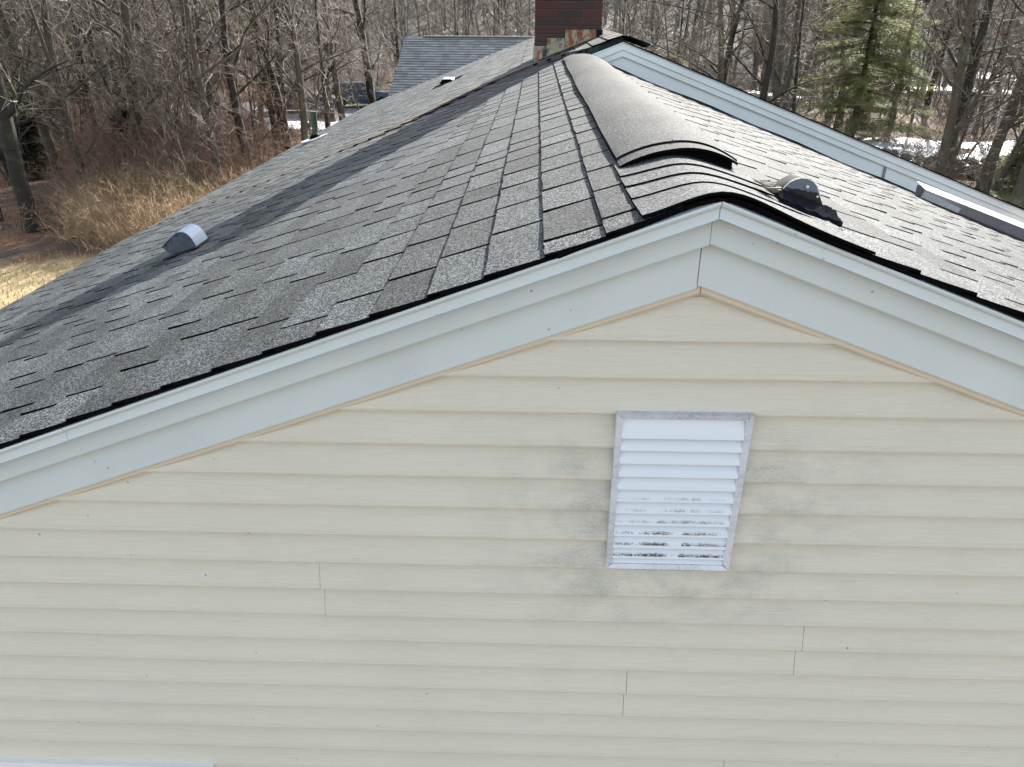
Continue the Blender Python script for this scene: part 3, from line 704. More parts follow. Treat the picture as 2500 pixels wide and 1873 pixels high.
# wall under the raised roof
mb = MB(); v = [(.05, 5.52, .50), (.364, 5.52, .66), (4.3, 5.52, -.81), (4.3, 5.52, -1.2), (.05, 5.52, .3)]; mb.add(v, [(4, 3, 2, 1, 0)]); hpart('wall', mb, M_WHITE)
# shingle edge along the raised rake
v = []; r2 = random.Random(4); N = 42
for i in range(N+1):
    x = XC+4.15*i/N; z = ZC-.3716*(x-XC); yo = YB-.045+r2.uniform(-.008, .006)
    v += [(x, yo, z+.002), (x, yo, z+.013+r2.uniform(-.003, .003)), (x, YB+.4, z+.006), (x, YB+.4, z-.01)]
f = []
for i in range(N):
    a = 4*i; f += [(a, a+4, a+5, a+1), (a+1, a+5, a+6, a+2), (a+4, a, a+3, a+7)]
mb = MB(); mb.add(v, f, [1, 0, 1]*N); hpart('shingle_edge', mb, [M_SHF, M_ASPH], roof2_o)
# ridge cap pieces of the raised roof
for k in range(0, 46):
    y0 = 5.40+k*.2; 
    def RF(x, y, k=k): return (RZ+.010-.37*(math.sqrt((x-XC)**2+.0025)-.03)) + (.028*max(0, 1-(y-5.4)/.35) if k < 2 else 0)
    v, f, mi = bent(y0, y0+.24, XC-.17-(.05 if k < 2 else 0), XC+.17+(.06 if k < 2 else 0), RF, .014, 10, 2)
    if k < 40: hp(mesh('ridge_shingle', v, f, [M_SHF, M_ASPH], None, mi, False, [rnd.random()]*len(v)), roof2_o)
# dark flashing strip between the near ridge and the raised gable
mb = MB(); v = []
for i in range(20):
    x = -.02+3.9*i/19; y1 = 5.452+.0; v += [(x, 5.40+.006*math.sin(x*9), S(max(x, .0), 5.4)+.010), (x, 5.46, S(max(x, 0), 5.46)+.016+.006*math.sin(x*7))]
f = [(2*i, 2*i+2, 2*i+3, 2*i+1) for i in range(19)]; mb.add(v, f); hpart('tar_shadow_strip', mb, M_TAR_SHADOW)
mb = MB(); v = []
xsq = np.linspace(-1.5, .03, 26)
for x in xsq:
    y = seam(x); t = min(1, (x+1.5)/.6)
    v += [(x, y-.06*t-.005, SF(x, y)-lift(x)+.002), (x, y-.012, SF(x, y)+.0125), (x, y+.10*t+.01, SF(x, y+.1)+.0135)]
f = []
for i in range(len(xsq)-1):
    a = 3*i; f += [(a, a+3, a+4, a+1), (a+1, a+4, a+5, a+2)]
mb.add(v, f); hpart('seam_flashing', mb, simple('brown rusted flashing', (.022, .019, .016), .8, 0, 9, .5))

# ------------------------------------------------------------------ chimney
ch = empty('chimney'); hp(ch)
CX0, CX1, CY0, CY1, CT = -.415, .262, 6.6, 7.4, 2.24  # unseen top made taller so its shadow keeps its length under the higher sun
mb = MB(); mb.box(CX0+.006, CX1-.006, CY0+.006, CY1-.006, .2, CT); mb.build('mortar', M_MORT, ch)
row = .0742; zt = 1.041; r2 = random.Random(8)
bm_cache = {}
def brick(L_, loc, rz):
    key = round(L_, 2)
    if key not in bm_cache:
        mb = MB(); d = .004; x = L_/2; h = .0325; yv = .03
        v = [(-x, -0+d, -h), (x, d, -h), (x, d, h), (-x, d, h), (-x+d, 0, -h+d), (x-d, 0, -h+d), (x-d, 0, h-d), (-x+d, 0, h-d), (-x, yv, -h), (x, yv, -h), (x, yv, h), (-x, yv, h)]
        f = [(4, 5, 6, 7), (0, 1, 5, 4), (1, 2, 6, 5), (2, 3, 7, 6), (3, 0, 4, 7), (0, 8, 9, 1), (1, 9, 10, 2), (2, 10, 11, 3), (3, 11, 8, 0)]
        me = bpy.data.meshes.new('brick'); me.from_pydata(v, [], f); me.materials.append(M_BRICK); bm_cache[key] = me
    o = link('brick', bm_cache[key], ch); o.location = loc; o.rotation_euler = (0, 0, rz); return o
zr = zt; rows = [zt-row*k for k in range(-15, 11)]
for ri, z in enumerate(rows):
    off = 0 if ri % 2 else .118
    for (ax, L_, P) in (('f', CX1-CX0, 0), ('l', CY1-CY0, 1), ('r', CY1-CY0, 2)):
        a = -off if P != 2 else -.118+off
        while a < L_-.01:
            s0 = max(0, a); s1 = min(L_, a+.236); a += .236
            if s1-s0 < .03: continue
            ln = s1-s0-.009; c = (s0+s1)/2; j = r2.uniform(-.0012, .0012)
            if ax == 'f':
                if z+.037 < .36: continue
                brick(ln, (CX0+c, CY0+j, z), 0)
            else:
                if z < .45: continue
                if z > 1.1 and ri % 1: continue
                if P == 1: brick(ln, (CX0+j, CY1-c, z), -math.pi/2)
                else: brick(ln, (CX1+j, CY0+c, z), math.pi/2)
mb = MB(); mb.box(CX0-.04, CX1+.04, CY0-.04, CY1+.04, CT, CT+.06); mb.build('cap', M_MORT, ch)
for (xa, xb, zt_) in ((-.42, -.292, .597), (-.292, -.108, .671), (-.108, .052, .748), (.052, .205, .751), (.205, .272, .748)):
    mb = MB(); zb0 = SF(xa, 6.6)-.03
    v = [(xa+.002, 6.585, zb0), (xb-.002, 6.585, SF(xb, 6.6)-.03), (xb-.002, 6.590, zt_), (xa+.002, 6.590, zt_)]; v += [(x, y+.006, z) for x, y, z in v]
    v2 = [(xa, 6.50, SF(xa, 6.5)+.014), (xb, 6.50, SF(xb, 6.5)+.014), (xb, 6.586, SF(xb, 6.6)+.018), (xa, 6.586, SF(xa, 6.6)+.018)]
    mb.add(v, [(0, 1, 2, 3), (7, 6, 5, 4), (0, 3, 7, 4), (1, 5, 6, 2), (3, 2, 6, 7)]); mb.add(v2, [(0, 1, 2, 3)])
    mb.build('step_flashing', M_RUST if xa < .2 else M_TAR_SHADOW, ch)

# ------------------------------------------------------------------ long metal duct on the right slope
du = empty('metal_duct'); hp(du); du['label'] = 'long white metal duct along the raised wall, its shaded side coloured grey'
def RS(x, y): return S(x, y)
x0, x1 = 2.915, 4.02
def dv(x, y, d): return (x, y, Z0-SR*x+d)
mb = MB(); mb.add([dv(x0, 4.75, .014), dv(x1, 4.75, .014), dv(x1, 4.75, .116), dv(x0, 4.75, .094), dv(x0, 4.90, .014), dv(x1, 4.90, .014), dv(x1, 4.90, .125), dv(x0, 4.90, .103)], [(0, 1, 2, 3), (5, 4, 7, 6), (4, 0, 3, 7), (1, 5, 6, 2)]); mb.build('side_panel', M_GUT, du)  # white box: shade of the side is put into its grey colour
mb = MB(); q0 = [dv(x0-.004, 4.744, .096), dv(x1, 4.744, .118), dv(x1, 4.91, .150), dv(x0-.004, 4.91, .128)]; mb.add([(a, b_, c-.006) for a, b_, c in q0]+q0, [(3, 2, 1, 0), (4, 5, 6, 7), (0, 1, 5, 4), (1, 2, 6, 5), (2, 3, 7, 6), (3, 0, 4, 7)]); mb.build('top_panel', M_WHT2, du)
mb = MB(); v = []; nn = 16; r2 = random.Random(2)
for i in range(nn+1):
    t = i/nn; x = 2.837+.335*t; zt_ = -.417-.136*t; zb_ = -.478-.150*t+.004*math.sin(t*19)+r2.uniform(-.004, .004)
    v += [(x, 4.60, zt_), (x-.012, 4.62, zb_)]
f = [(2*i, 2*i+1, 2*i+3, 2*i+2) for i in range(nn)]; b = len(v); v += [(x, y+.006, z) for x, y, z in v]; f += [tuple(reversed([q+b for q in w_])) for w_ in f]
f += [(2*i, 2*i+2, 2*i+2+b, 2*i+b) for i in range(nn)]+[(2*nn, 2*nn+1, 2*nn+1+b, 2*nn+b)]
mb.add(v, f); mb.build('end_flap', simple('weathered white sheet', (.55, .56, .56), .6, 0, 30, .2), du)
mb = MB(); v = []
for i in range(nn+1):
    t = i/nn; x = 2.83+.33*t; v += [(x, 4.626, -.45-.145*t), (x, 4.622, Z0-SR*x+.004)]
mb.add(v, [(2*i, 2*i+1, 2*i+3, 2*i+2) for i in range(nn)]); mb.build('tar_patch', M_TAR_SHADOW, du)
mb = MB(); mb.add([dv(2.775, 4.44, .021), dv(4.02, 4.30, .021), dv(4.02, 4.752, .022), dv(2.80, 4.752, .022)], [(0, 1, 2, 3)]); mb.build('tar_shadow_strip', M_TAR_SHADOW, du)  # flat black sheet painting the duct's cast shadow on the roof

# ------------------------------------------------------------------ neighbouring house
nh = empty('neighbouring_house', (-6.2, 36, GZ), math.radians(-7))
tag(nh, 'lower grey roofed house standing behind the chimney against the woods', 'house')
def nroof_mat():
    m = NT('distant grey shingles'); tc = m.n('ShaderNodeTexCoord').outputs['Object']; x, y, z = m.sep(tc)
    cz = m.math('FRACT', m.math('MULTIPLY', z, 11.0)); n = m.noise(m.scl(tc, (3.2, 3.2, 11)), 1.0, 3, .7)
    wv = m.n('ShaderNodeTexWhiteNoise', {'Vector': m.n('ShaderNodeVectorMath', {0: m.scl(tc, (3, 0, 11))}, operation='FLOOR').outputs[0]}, noise_dimensions='3D').outputs[0]
    c = m.mix(wv, (.19, .198, .195), (.30, .31, .30)); c = m.mix(1, c, m.ramp(n, [(.3, .8), (.7, 1.15)]), 'MULTIPLY')
    return m.done(c, .85)
M_NR = nroof_mat()
W_, RZ2, EZ2, DP = 7.6, 4.83, 2.3, 3.6
mb = MB(); nrow = 26
for k in range(nrow):           # overlapping courses as real steps
    t0 = k/nrow; t1 = (k+1)/nrow; ya = -DP+DP*t0; yb_ = -DP+DP*t1; za = EZ2+(RZ2-EZ2)*t0; zb = EZ2+(RZ2-EZ2)*t1
    mb.add([(-.3, ya-.01, za+.014), (W_, ya-.01, za+.014), (W_, yb_, zb+.002), (-.3, yb_, zb+.002), (-.3, ya-.01, za-.026), (W_, ya-.01, za-.026)], [(0, 1, 2, 3), (4, 5, 1, 0)], [0, 1])
mb.add([(-.3, 0, RZ2), (W_, 0, RZ2), (W_, DP, EZ2), (-.3, DP, EZ2)], [(0, 1, 2, 3)]); mb.add([(-.3, -DP, EZ2-.12), (-.3, 0, RZ2-.12), (-.3, DP, EZ2-.12), (-.3, DP, EZ2), (-.3, 0, RZ2), (-.3, -DP, EZ2)], [(0, 5, 4, 1), (1, 4, 3, 2)])
nr = mb.build('roof', [M_NR, M_ASPH], nh)
mb = MB(); mb.box(.6, W_, -.12, .12, RZ2+.005, RZ2+.05); mb.build('ridge_vent', M_GUT, nr)
mb = MB(); mb.add([(0, -DP+.3, 0), (0, DP-.3, 0), (0, DP-.3, EZ2), (0, 0, RZ2-.13), (0, -DP+.3, EZ2)]+[(W_-.3, -DP+.3, 0), (W_-.3, DP-.3, 0), (W_-.3, DP-.3, EZ2), (W_-.3, 0, RZ2-.13), (W_-.3, -DP+.3, EZ2)], [(0, 4, 3, 2, 1), (5, 6, 7, 8, 9), (0, 5, 9, 4), (1, 2, 7, 6)])
mb.build('wall', simple('pale grey siding', (.42, .42, .47), .7, 0, 3, .05), nh)
# red building far off between the trunks
rb = empty('red_building', (-31, 63, GZ), .3); tag(rb, 'dull red building glimpsed between the trunks of the left woods', 'building')
mb = MB(); mb.box(0, 5, 0, 4, -.5, 3.0); mb.build('wall', simple('faded red boards', (.30, .09, .08), .8), rb)
mb = MB(); mb.add([(-.3, -.3, 2.95), (5.3, -.3, 2.95), (5.3, 2, 4.4), (-.3, 2, 4.4), (5.3, 4.3, 2.95), (-.3, 4.3, 2.95), (-.3, -.3, 2.8), (5.3, -.3, 2.8), (5.3, 4.3, 2.8), (-.3, 4.3, 2.8)], [(0, 1, 2, 3), (3, 2, 4, 5), (0, 6, 7, 1), (0, 3, 5, 9, 6), (1, 7, 8, 4, 2), (6, 9, 8, 7)]); mb.build('roof', M_GUT, rb)
for xx in (1.0, 3.2):
    mb = MB(); mb.box(xx, xx+.8, -.03, -.005, 1.2, 2.2); mb.build('window', M_WHT2, rb)

# ------------------------------------------------------------------ cars on the driveway
def car(loc, rz, col, label):
    r = empty('parked_car', loc, rz); tag(r, label, 'car')
    paint = simple('car paint '+label[:8], col, .25, .3, 3, .05, .6); glass = simple('car glass', (.03, .04, .05), .08)
    def loft(sec, mat, nm, par=r):
        mb = MB(); n = len(sec[0][1]); v = [(x, y, z) for x, ring in sec for (y, z) in ring]
        f = [(i*n+k, i*n+(k+1) % n, (i+1)*n+(k+1) % n, (i+1)*n+k) for i in range(len(sec)-1) for k in range(n)]
        f += [tuple(reversed(range(n))), tuple((len(sec)-1)*n+k for k in range(n))]; mb.add(v, f); return mb.build(nm, mat, par, False)
    def rg(w, z0, z1, tz=.75): return [(-w, z0), (w, z0), (w*1.02, z0+(z1-z0)*.5), (w*.93, z1), (-w*.93, z1), (-w*1.02, z0+(z1-z0)*.5)]
    loft([(-2.25, rg(.70, .45, .80)), (-2.1, rg(.86, .3, .95)), (-1.2, rg(.90, .25, 1.02)), (.7, rg(.90, .25, 1.02)), (1.9, rg(.86, .28, .90)), (2.25, rg(.70, .4, .68))], paint, 'body')
    cb = loft([(-2.0, rg(.78, .93, .97)), (-1.6, rg(.74, .95, 1.48)), (.2, rg(.74, .95, 1.52)), (1.05, rg(.78, .94, .99))], glass, 'cabin')
    loft([(-1.62, rg(.66, 1.45, 1.50)), (.2, rg(.66, 1.49, 1.54))], paint, 'roof')
    for sx in (-1.35, 1.4):
        for sy in (-1, 1):
            mb = MB(); mb.tube([(sx, sy*.70, .33), (sx, sy*.92, .33)], .33, 16); w = mb.build('wheel', M_RUBBER, r)
            mb = MB(); mb.tube([(sx, sy*.915, .33), (sx, sy*.93, .33)], .2, 12); mb.build('rim', M_ALU, w)
    for sy in (-1, 1):
        mb = MB(); mb.box(2.16, 2.24, sy*.6-.14, sy*.6+.14, .58, .70); mb.build('headlight', M_WHT2, r)
        mb = MB(); mb.box(-2.27, -2.2, sy*.6-.12, sy*.6+.12, .68, .84); mb.build('tail_light', simple('red lens', (.3, .01, .01), .3), r)
    return r
car((-14.6, 46.0, gh(-14.6, 46)+.24), .15, (.03, .035, .045), 'dark grey parked car seen through trunks behind the green pipe')
car((-12.0, 50.6, gh(-12, 50.6)+.24), .1, (.02, .04, .08), 'dark blue parked car just above the edge of the far roof')
# striped marker pole
sp = empty('striped_pole', (-8.9, 40, gh(-8.9, 40))); tag(sp, 'short red and white striped marker pole just above the left roof edge', 'pole')
for k in range(7):
    mb = MB(); mb.tube([(0, 0, .2*k), (0, 0, .2*k+.2)], .085, 10); mb.build('stripe', simple('red stripe', (.55, .05, .06), .5) if k % 2 == 0 else M_WHT2, sp)
# ------------------------------------------------------------------ trees
def seg_mesh(name, segs, mat, n=3):
    """segs: array (N,8): p0 p1 r0 r1 -> prisms"""
    A = np.asarray(segs, dtype=float); p0, p1, r0, r1 = A[:, 0:3], A[:, 3:6], A[:, 6], A[:, 7]
    d = p1-p0; L_ = np.linalg.norm(d, axis=1, keepdims=True); d = d/np.maximum(L_, 1e-6)
    ref = np.where(np.abs(d[:, 2:3]) < .9, [[0, 0, 1.]], [[1., 0, 0]]); a = np.cross(d, ref); a /= np.linalg.norm(a, axis=1, keepdims=True); b = np.cross(d, a)
    N = len(A); V = np.zeros((N, 2*n, 3))
    for k in range(n):
        t = 2*math.pi*k/n; o = a*math.cos(t)+b*math.sin(t); V[:, k] = p0+o*r0[:, None]; V[:, n+k] = p1+o*r1[:, None]
    base = (np.arange(N)*2*n)[:, None]
    F = np.concatenate([base+np.array([[k, (k+1) % n, n+(k+1) % n, n+k]]) for k in range(n)], axis=0)
    me = bpy.data.meshes.new(name); V = V.reshape(-1, 3); me.vertices.add(len(V)); me.vertices.foreach_set('co', V.ravel().astype(np.float32))
    me.loops.add(F.size); me.loops.foreach_set('vertex_index', F.ravel().astype(np.int32)); me.polygons.add(len(F))
    me.polygons.foreach_set('loop_start', np.arange(0, F.size, 4, dtype=np.int32)); me.polygons.foreach_set('loop_total', np.full(len(F), 4, dtype=np.int32))
    me.materials.append(mat); me.update(calc_edges=True); return me
def rdir(r, d, spread, up=0.0):
    v = Vector((r.gauss(0, 1), r.gauss(0, 1), r.gauss(0, 1))); v = (v-d*v.dot(d)).normalized()
    o = (d*math.cos(spread)+v*math.sin(spread)); o.z += up; return o.normalized()
def grow_tree(seed, H=13, R=.17, lean=.05, limbs=16, lowest=.18, fork=False, twigs=5, droop=.0):
    r = random.Random(seed); trunk = []; limb = []; tw = []
    def branch(p, d, L_, rad, lvl, out):
        n = max(2, int(L_/(.55 if lvl == 0 else .38))); st = L_/n; q = p.copy(); rr = rad; pts = [(q.copy(), rr, d.copy())]
        for i in range(n):
            d = rdir(r, d, r.uniform(.04, .16 if lvl == 0 else .3), .02 if lvl else .0)
            q2 = q+d*st; r2_ = rad*(1-(i+1)/n*.86); out.append((*q, *q2, rr, r2_)); q, rr = q2, r2_; pts.append((q.copy(), rr, d.copy()))
        return pts
    stems = [(Vector((0, 0, -.15)), Vector((r.gauss(0, lean), r.gauss(0, lean), 1)).normalized(), H, R)]
    if fork: stems.append((Vector((0.05, 0, -.15)), Vector((r.uniform(.12, .25)*r.choice([-1, 1]), r.gauss(0, .1), 1)).normalized(), H*.85, R*.75))
    for (p, d, h, rad) in stems:
        pts = []; q = p.copy(); n = 16; rr = rad*1.35; 
        for i in range(n):
            d = rdir(r, d, r.uniform(0, .07), .04); q2 = q+d*(h/n); t = (i+1)/n; r2_ = rad*(1-.88*t)
            trunk.append((*q, *q2, rr, r2_)); q, rr = q2, r2_; pts.append((q.copy(), rr, d.copy()))
        for k in range(limbs):
            t = lowest+(1-lowest)*(k+r.random())/limbs; i = min(n-1, int(t*n)); q, rr, dd = pts[i]
            L1 = h*(.34*(1-t)+.10)*r.uniform(.6, 1.15); bd = rdir(r, dd, r.uniform(.75, 1.25), .15)
            bp = branch(q, bd, L1, max(.018, rr*.42), 1, limb)
            for (q1, r1, d1) in bp[1:]:
                for s_ in range(2):
                    if r.random() < .85:
                        L2 = L1*r.uniform(.22, .5); p2 = branch(q1, rdir(r, d1, r.uniform(.5, 1.1), -droop), L2, max(.010, r1*.5), 2, tw)
                        for (q3, r3, d3) in p2[1:]:
                            for _ in range(twigs):
                                if r.random() < .6:
                                    dd3 = rdir(r, d3, r.uniform(.35, 1.0)); l3 = r.uniform(.18, .55); tw.append((*q3, *(q3+dd3*l3), .0065, .003))
    return trunk, limb, tw
def tree_proto(seed, mat, twmat, **kw):
    t, l, w = grow_tree(seed, **kw)
    tm = seg_mesh('trunk', t+l, mat, 7); cm = seg_mesh('crown', w, twmat, 3); return tm, cm
protos = [tree_proto(21, M_BARK, M_TWIG, H=11, R=.17, limbs=14, lowest=.22), tree_proto(22, M_BARKD, M_TWIG, H=12, R=.22, limbs=14, lowest=.2),
          tree_proto(23, M_BARK, M_TWIG, H=10, R=.12, limbs=13, lowest=.15, lean=.08), tree_proto(24, M_BARKD, M_TWIG, H=11, R=.15, limbs=14, lowest=.15, fork=True),
          tree_proto(25, M_BARK, M_TWIG, H=9.5, R=.09, limbs=12, lowest=.12, lean=.1), tree_proto(26, M_BARKD, M_TWIG, H=11, R=.13, limbs=12, lowest=.2, lean=.03),
          tree_proto(27, M_BARK, M_TWIG, H=12, R=.20, limbs=14, lowest=.12, lean=.06)]
sapl = [tree_proto(31+k, M_BARK, M_TWIG, H=5.5+k, R=.05, limbs=12, lowest=.10, lean=.15, fork=(k % 2 == 0), twigs=4) for k in range(4)]
saplr = [tree_proto(41+k, M_BARKD, M_TWIGR, H=4.5+k*.8, R=.045, limbs=12, lowest=.06, lean=.25, fork=True, twigs=5) for k in range(3)]
print('tris proto', [len(a.polygons)+len(b.polygons) for a, b in protos+sapl+saplr])
rt = random.Random(77)
def put_tree(name, pr, x, y, label, group=None, s=1.0, rz=None, tilt=(0, 0), cat='tree'):
    r = empty(name, (x, y, gh(x, y)), rt.uniform(0, 6.28) if rz is None else rz); r.scale = (s, s, s); r.rotation_euler[0] = tilt[0]; r.rotation_euler[1] = tilt[1]
    tag(r, label, cat, group); link('trunk', pr[0], r); link('crown', pr[1], r); return r
placed = []
def ok(x, y, dmin):
    for (a, b) in placed:
        if (a-x)**2+(b-y)**2 < dmin*dmin: return False
    return True
def blocked(x, y):
    t_ = (y-11)/.906
    if 3 < t_ < 34 and abs(x-(-12.2+.4226*t_)) < 4.2: return True
    if -8 < x < 9.5 and 30 < y < 41: return True
    if -22 < x < -6 and 37 < y < 52: return rt.random() < .82
    if 12.5 < x < 28 and 27 < y < 40: return rt.random() < .985
    if (x+12.5)**2/60+(y-11)**2/36 < 1: return True
    if -6 < x < 7 and y < 20: return True
    if 15 < y < 38.6 and .33 < (x+.39)/(y+1.67) < .475: return True
    return False
# named trees, standing where the photo shows a distinct trunk
named = [(-15.5, 19.9, 1, 1.15, 'thick dark trunk rising from the brush at the far left edge'),
         (-16.7, 24.9, 6, 1.0, 'grey tree with pale crooked branches near the left edge'),
         (-15.4, 22.6, 2, .9, 'slim pale leaning trunk between the thick dark trunk and the brush'),
         (-12.9, 25.4, 4, .9, 'thin pale trunk standing in the reddish brush left of the green pipe'),
         (-11.9, 33.5, 3, 1.0, 'forked dark tree left of the green pipe in front of the pale pavement'),
         (-12.1, 42.8, 1, .95, 'dark mossy trunk directly behind the green pipe'),
         (-9.6, 41.8, 5, 1.0, 'dark trunk just right of the green pipe above the roof edge'),
         (-21.5, 31.0, 6, 1.05, 'tall pale trunk in the middle of the left woods'),
         (-19.2, 34.5, 1, 1.0, 'dark straight trunk above the reddish thicket'),
         (16.2, 29.4, 1, 1.1, 'dark leaning trunk crossing the big snow patch'),
         (15.95, 26.1, 6, 1.05, 'grey lichened trunk in front of the right end of the snow'),
         (16.7, 26.6, 2, 1.0, 'thin trunk standing close beside the grey lichened trunk at right'),
         (15.9, 23.9, 0, 1.0, 'grey leaning trunk nearest the lower right corner of the woods')]
for (x, y, k, s, lab) in named:
    put_tree('bare_tree', protos[k], x, y, lab, None, s, None, (0, .10 if 'leaning' in lab and x > 0 else (-.22 if 'leaning' in lab else 0))); placed.append((x, y))
GR = 'bare deciduous trees crowding the woods'
ADJ = ['straight grey', 'thick dark', 'slim grey', 'forked dark', 'thin crooked grey', 'narrow dark', 'thick lichened grey']
def place_words(x, y):
    px = 512+738*((x+.39)/(y+1.67)+.03)
    for lim, w in ((60, 'at the far left edge'), (130, 'above the tan brush'), (200, 'above the reddish thicket'), (290, 'left of the green pipe'), (400, 'between green pipe and neighbouring house'),
                   (540, 'behind the neighbouring house roof'), (640, 'just right of the chimney'), (740, 'above the raised gable slope'), (830, 'left of the yellow green conifer'), (910, 'behind the yellow green conifer'), (965, 'above the big snow patch')):
        if px < lim: return w
    return 'near the upper right corner'
def tree_label(i, x, y):
    return ADJ[i]+' bare tree '+('in the front row ' if y < 32 else 'in the second row ' if y < 48 else 'well back ' if y < 70 else 'deep back ')+place_words(x, y)
def sap_label(lab, x, y, i): return ('reddish brown' if 'reddish' in lab else 'thin grey '+('forked', 'straight', 'bushy', 'tall')[i])+' sapling '+('near the front ' if y < 35 else 'further back ' if y < 50 else 'deep among the trunks ')+place_words(x, y)
cnt = 0
for (n, ya, yb_, ra, rb_, lab, dm) in ((62, 21, 48, -.80, -.20, 'one of the bare grey trees crowded in the woods beyond the left eave', 1.7),
                            (60, 48, 96, -.80, .12, 'one of the bare trees in the deeper woods behind the driveway and neighbouring house', 2.2),
                            (26, 24, 48, .22, .80, 'one of the bare grey trees in the woods behind the raised right gable', 2.0),
                            (64, 48, 98, .10, .80, 'one of the bare trees in the deeper woods beyond the snow patches', 2.2)):
    k = 0; tries = 0
    while k < n and tries < n*40:
        tries += 1; y = ya+(yb_-ya)*rt.random()**.85; x = -.39+(y+1.67)*rt.uniform(ra, rb_)
        if blocked(x, y) or not ok(x, y, dm): continue
        placed.append((x, y)); pi = rt.randrange(7); put_tree('bare_tree', protos[pi], x, y, tree_label(pi, x, y), GR, rt.uniform(.8, 1.15), None, (rt.gauss(0, .04), rt.gauss(0, .05))); k += 1
for (n, ya, yb_, ra, rb_, pr, lab, gr) in ((9, 24, 36, -.66, -.36, saplr, 'one of the reddish brown saplings tangled in the thicket beyond the left eave', 'reddish saplings in the left thicket'),
                            (34, 20, 60, -.78, -.22, sapl, 'one of the thin grey saplings between the trunks of the left woods', 'thin grey saplings among the trunks'),
                            (54, 26, 70, .12, .78, sapl, 'one of the thin grey saplings between the trunks of the right woods', 'thin grey saplings among the trunks'),
                            (22, 42, 62, -.28, .16, sapl, 'one of the thin saplings growing behind the neighbouring house', 'thin grey saplings among the trunks')):
    k = 0; tries = 0
    while k < n and tries < n*40:
        tries += 1; y = ya+(yb_-ya)*rt.random(); x = -.39+(y+1.67)*rt.uniform(ra, rb_)
        if blocked(x, y) or not ok(x, y, .9): continue
        pi = rt.randrange(len(pr)); placed.append((x, y)); put_tree('sapling', pr[pi], x, y, sap_label(lab, x, y, pi), gr, rt.uniform(.8, 1.25), None, (rt.gauss(0, .1), rt.gauss(0, .1)), 'sapling'); k += 1
# evergreens
def conifer(seed, H, W, mat, name='crown', dens=1.0, gap=.0):
    r = random.Random(seed); segs = []; V = []; F = []
    for i in range(10): z0, z1 = H*i/10, H*(i+1)/10; segs.append((0.02*math.sin(i), 0, z0-(.2 if i == 0 else 0), .02*math.sin(i+1), 0, z1, H*.013*(1-i/10.5), H*.013*(1-(i+1)/10.5)))
    nb = int(230*dens)
    for k in range(nb):
        t = .04+.94*(k+r.random())/nb; L_ = W/2*(1-t)**.75*r.uniform(.65, 1.15); a = r.uniform(0, 6.28); z = H*t; q = Vector((0, 0, z)); d = Vector((math.cos(a), math.sin(a), r.uniform(-.15, .25)))
        n = max(3, int(L_/.28))
        for i in range(n):
            d2 = Vector((d.x, d.y, d.z-.35*(i/n))).normalized(); q2 = q+d2*L_/n; segs.append((*q, *q2, .022*(1-i/n)+.004, .022*(1-(i+1)/n)+.003))
            m_ = int(46*dens*(.5+i/n))+8
            for _ in range(m_):
                o = Vector((r.gauss(0, .13), r.gauss(0, .13), r.gauss(-.02, .07))); c = q+(q2-q)*r.random()+o; dd = Vector((d.x+r.gauss(0, .6), d.y+r.gauss(0, .6), r.gauss(-.1, .3))).normalized()*r.uniform(.16, .30)
                s_ = dd.cross(Vector((r.gauss(0, .3), r.gauss(0, .3), 1))).normalized()*r.uniform(.010, .022); b = len(V); V.extend([tuple(c-s_*.4), tuple(c+dd*.5-s_), tuple(c+dd), tuple(c+dd*.5+s_)]); F.append((b, b+1, b+2, b+3))
            q = q2
    tm = seg_mesh('trunk', segs, M_BARKD, 5); me = bpy.data.meshes.new('crown'); me.from_pydata(V, [], F); me.materials.append(mat); me.update(); return tm, me
con = conifer(1, 13, 7.6, M_PINE, dens=1.25); dk = conifer(2, 11, 5.2, M_DPINE, dens=1.1); sm = conifer(3, 2.2, 2.0, M_PINE, dens=.55); smd = conifer(4, 3.6, 2.6, M_DPINE, dens=.7)
put_tree('conifer', con, 15.9, 38.6, 'tall yellow green conifer at the left end of the big snow patch', None, 1.0, .5, cat='evergreen tree')
put_tree('conifer', sm, 8.3, 50, 'small bright green conifer showing above the raised gable peak', None, 1.6, cat='evergreen tree')
put_tree('conifer', dk, -28, 40, 'tall dark evergreen in the upper left corner', None, 1.0, cat='evergreen tree')
put_tree('conifer', dk, -23.8, 33, 'dark evergreen right of the upper left corner evergreen', None, .8, cat='evergreen tree')
put_tree('conifer', smd, -15.6, 26.5, 'small dark evergreen behind the crooked pale branches', None, .8, cat='evergreen tree')
put_tree('conifer', smd, -20.5, 28.5, 'low dark evergreen at the left edge beside the thick trunk', None, .9, cat='evergreen tree')
for (x, y, s, lab) in ((17.6, 26.8, 1.0, 'low green evergreen shrub between the two right trunks'), (18.6, 25.6, 1.15, 'low green evergreen shrub at the right edge below the snow'), (17.0, 31.0, .7, 'small green shrub growing on the stone wall beside the dark leaning trunk')):
    put_tree('evergreen_shrub', sm, x, y, lab, None, s, cat='shrub')
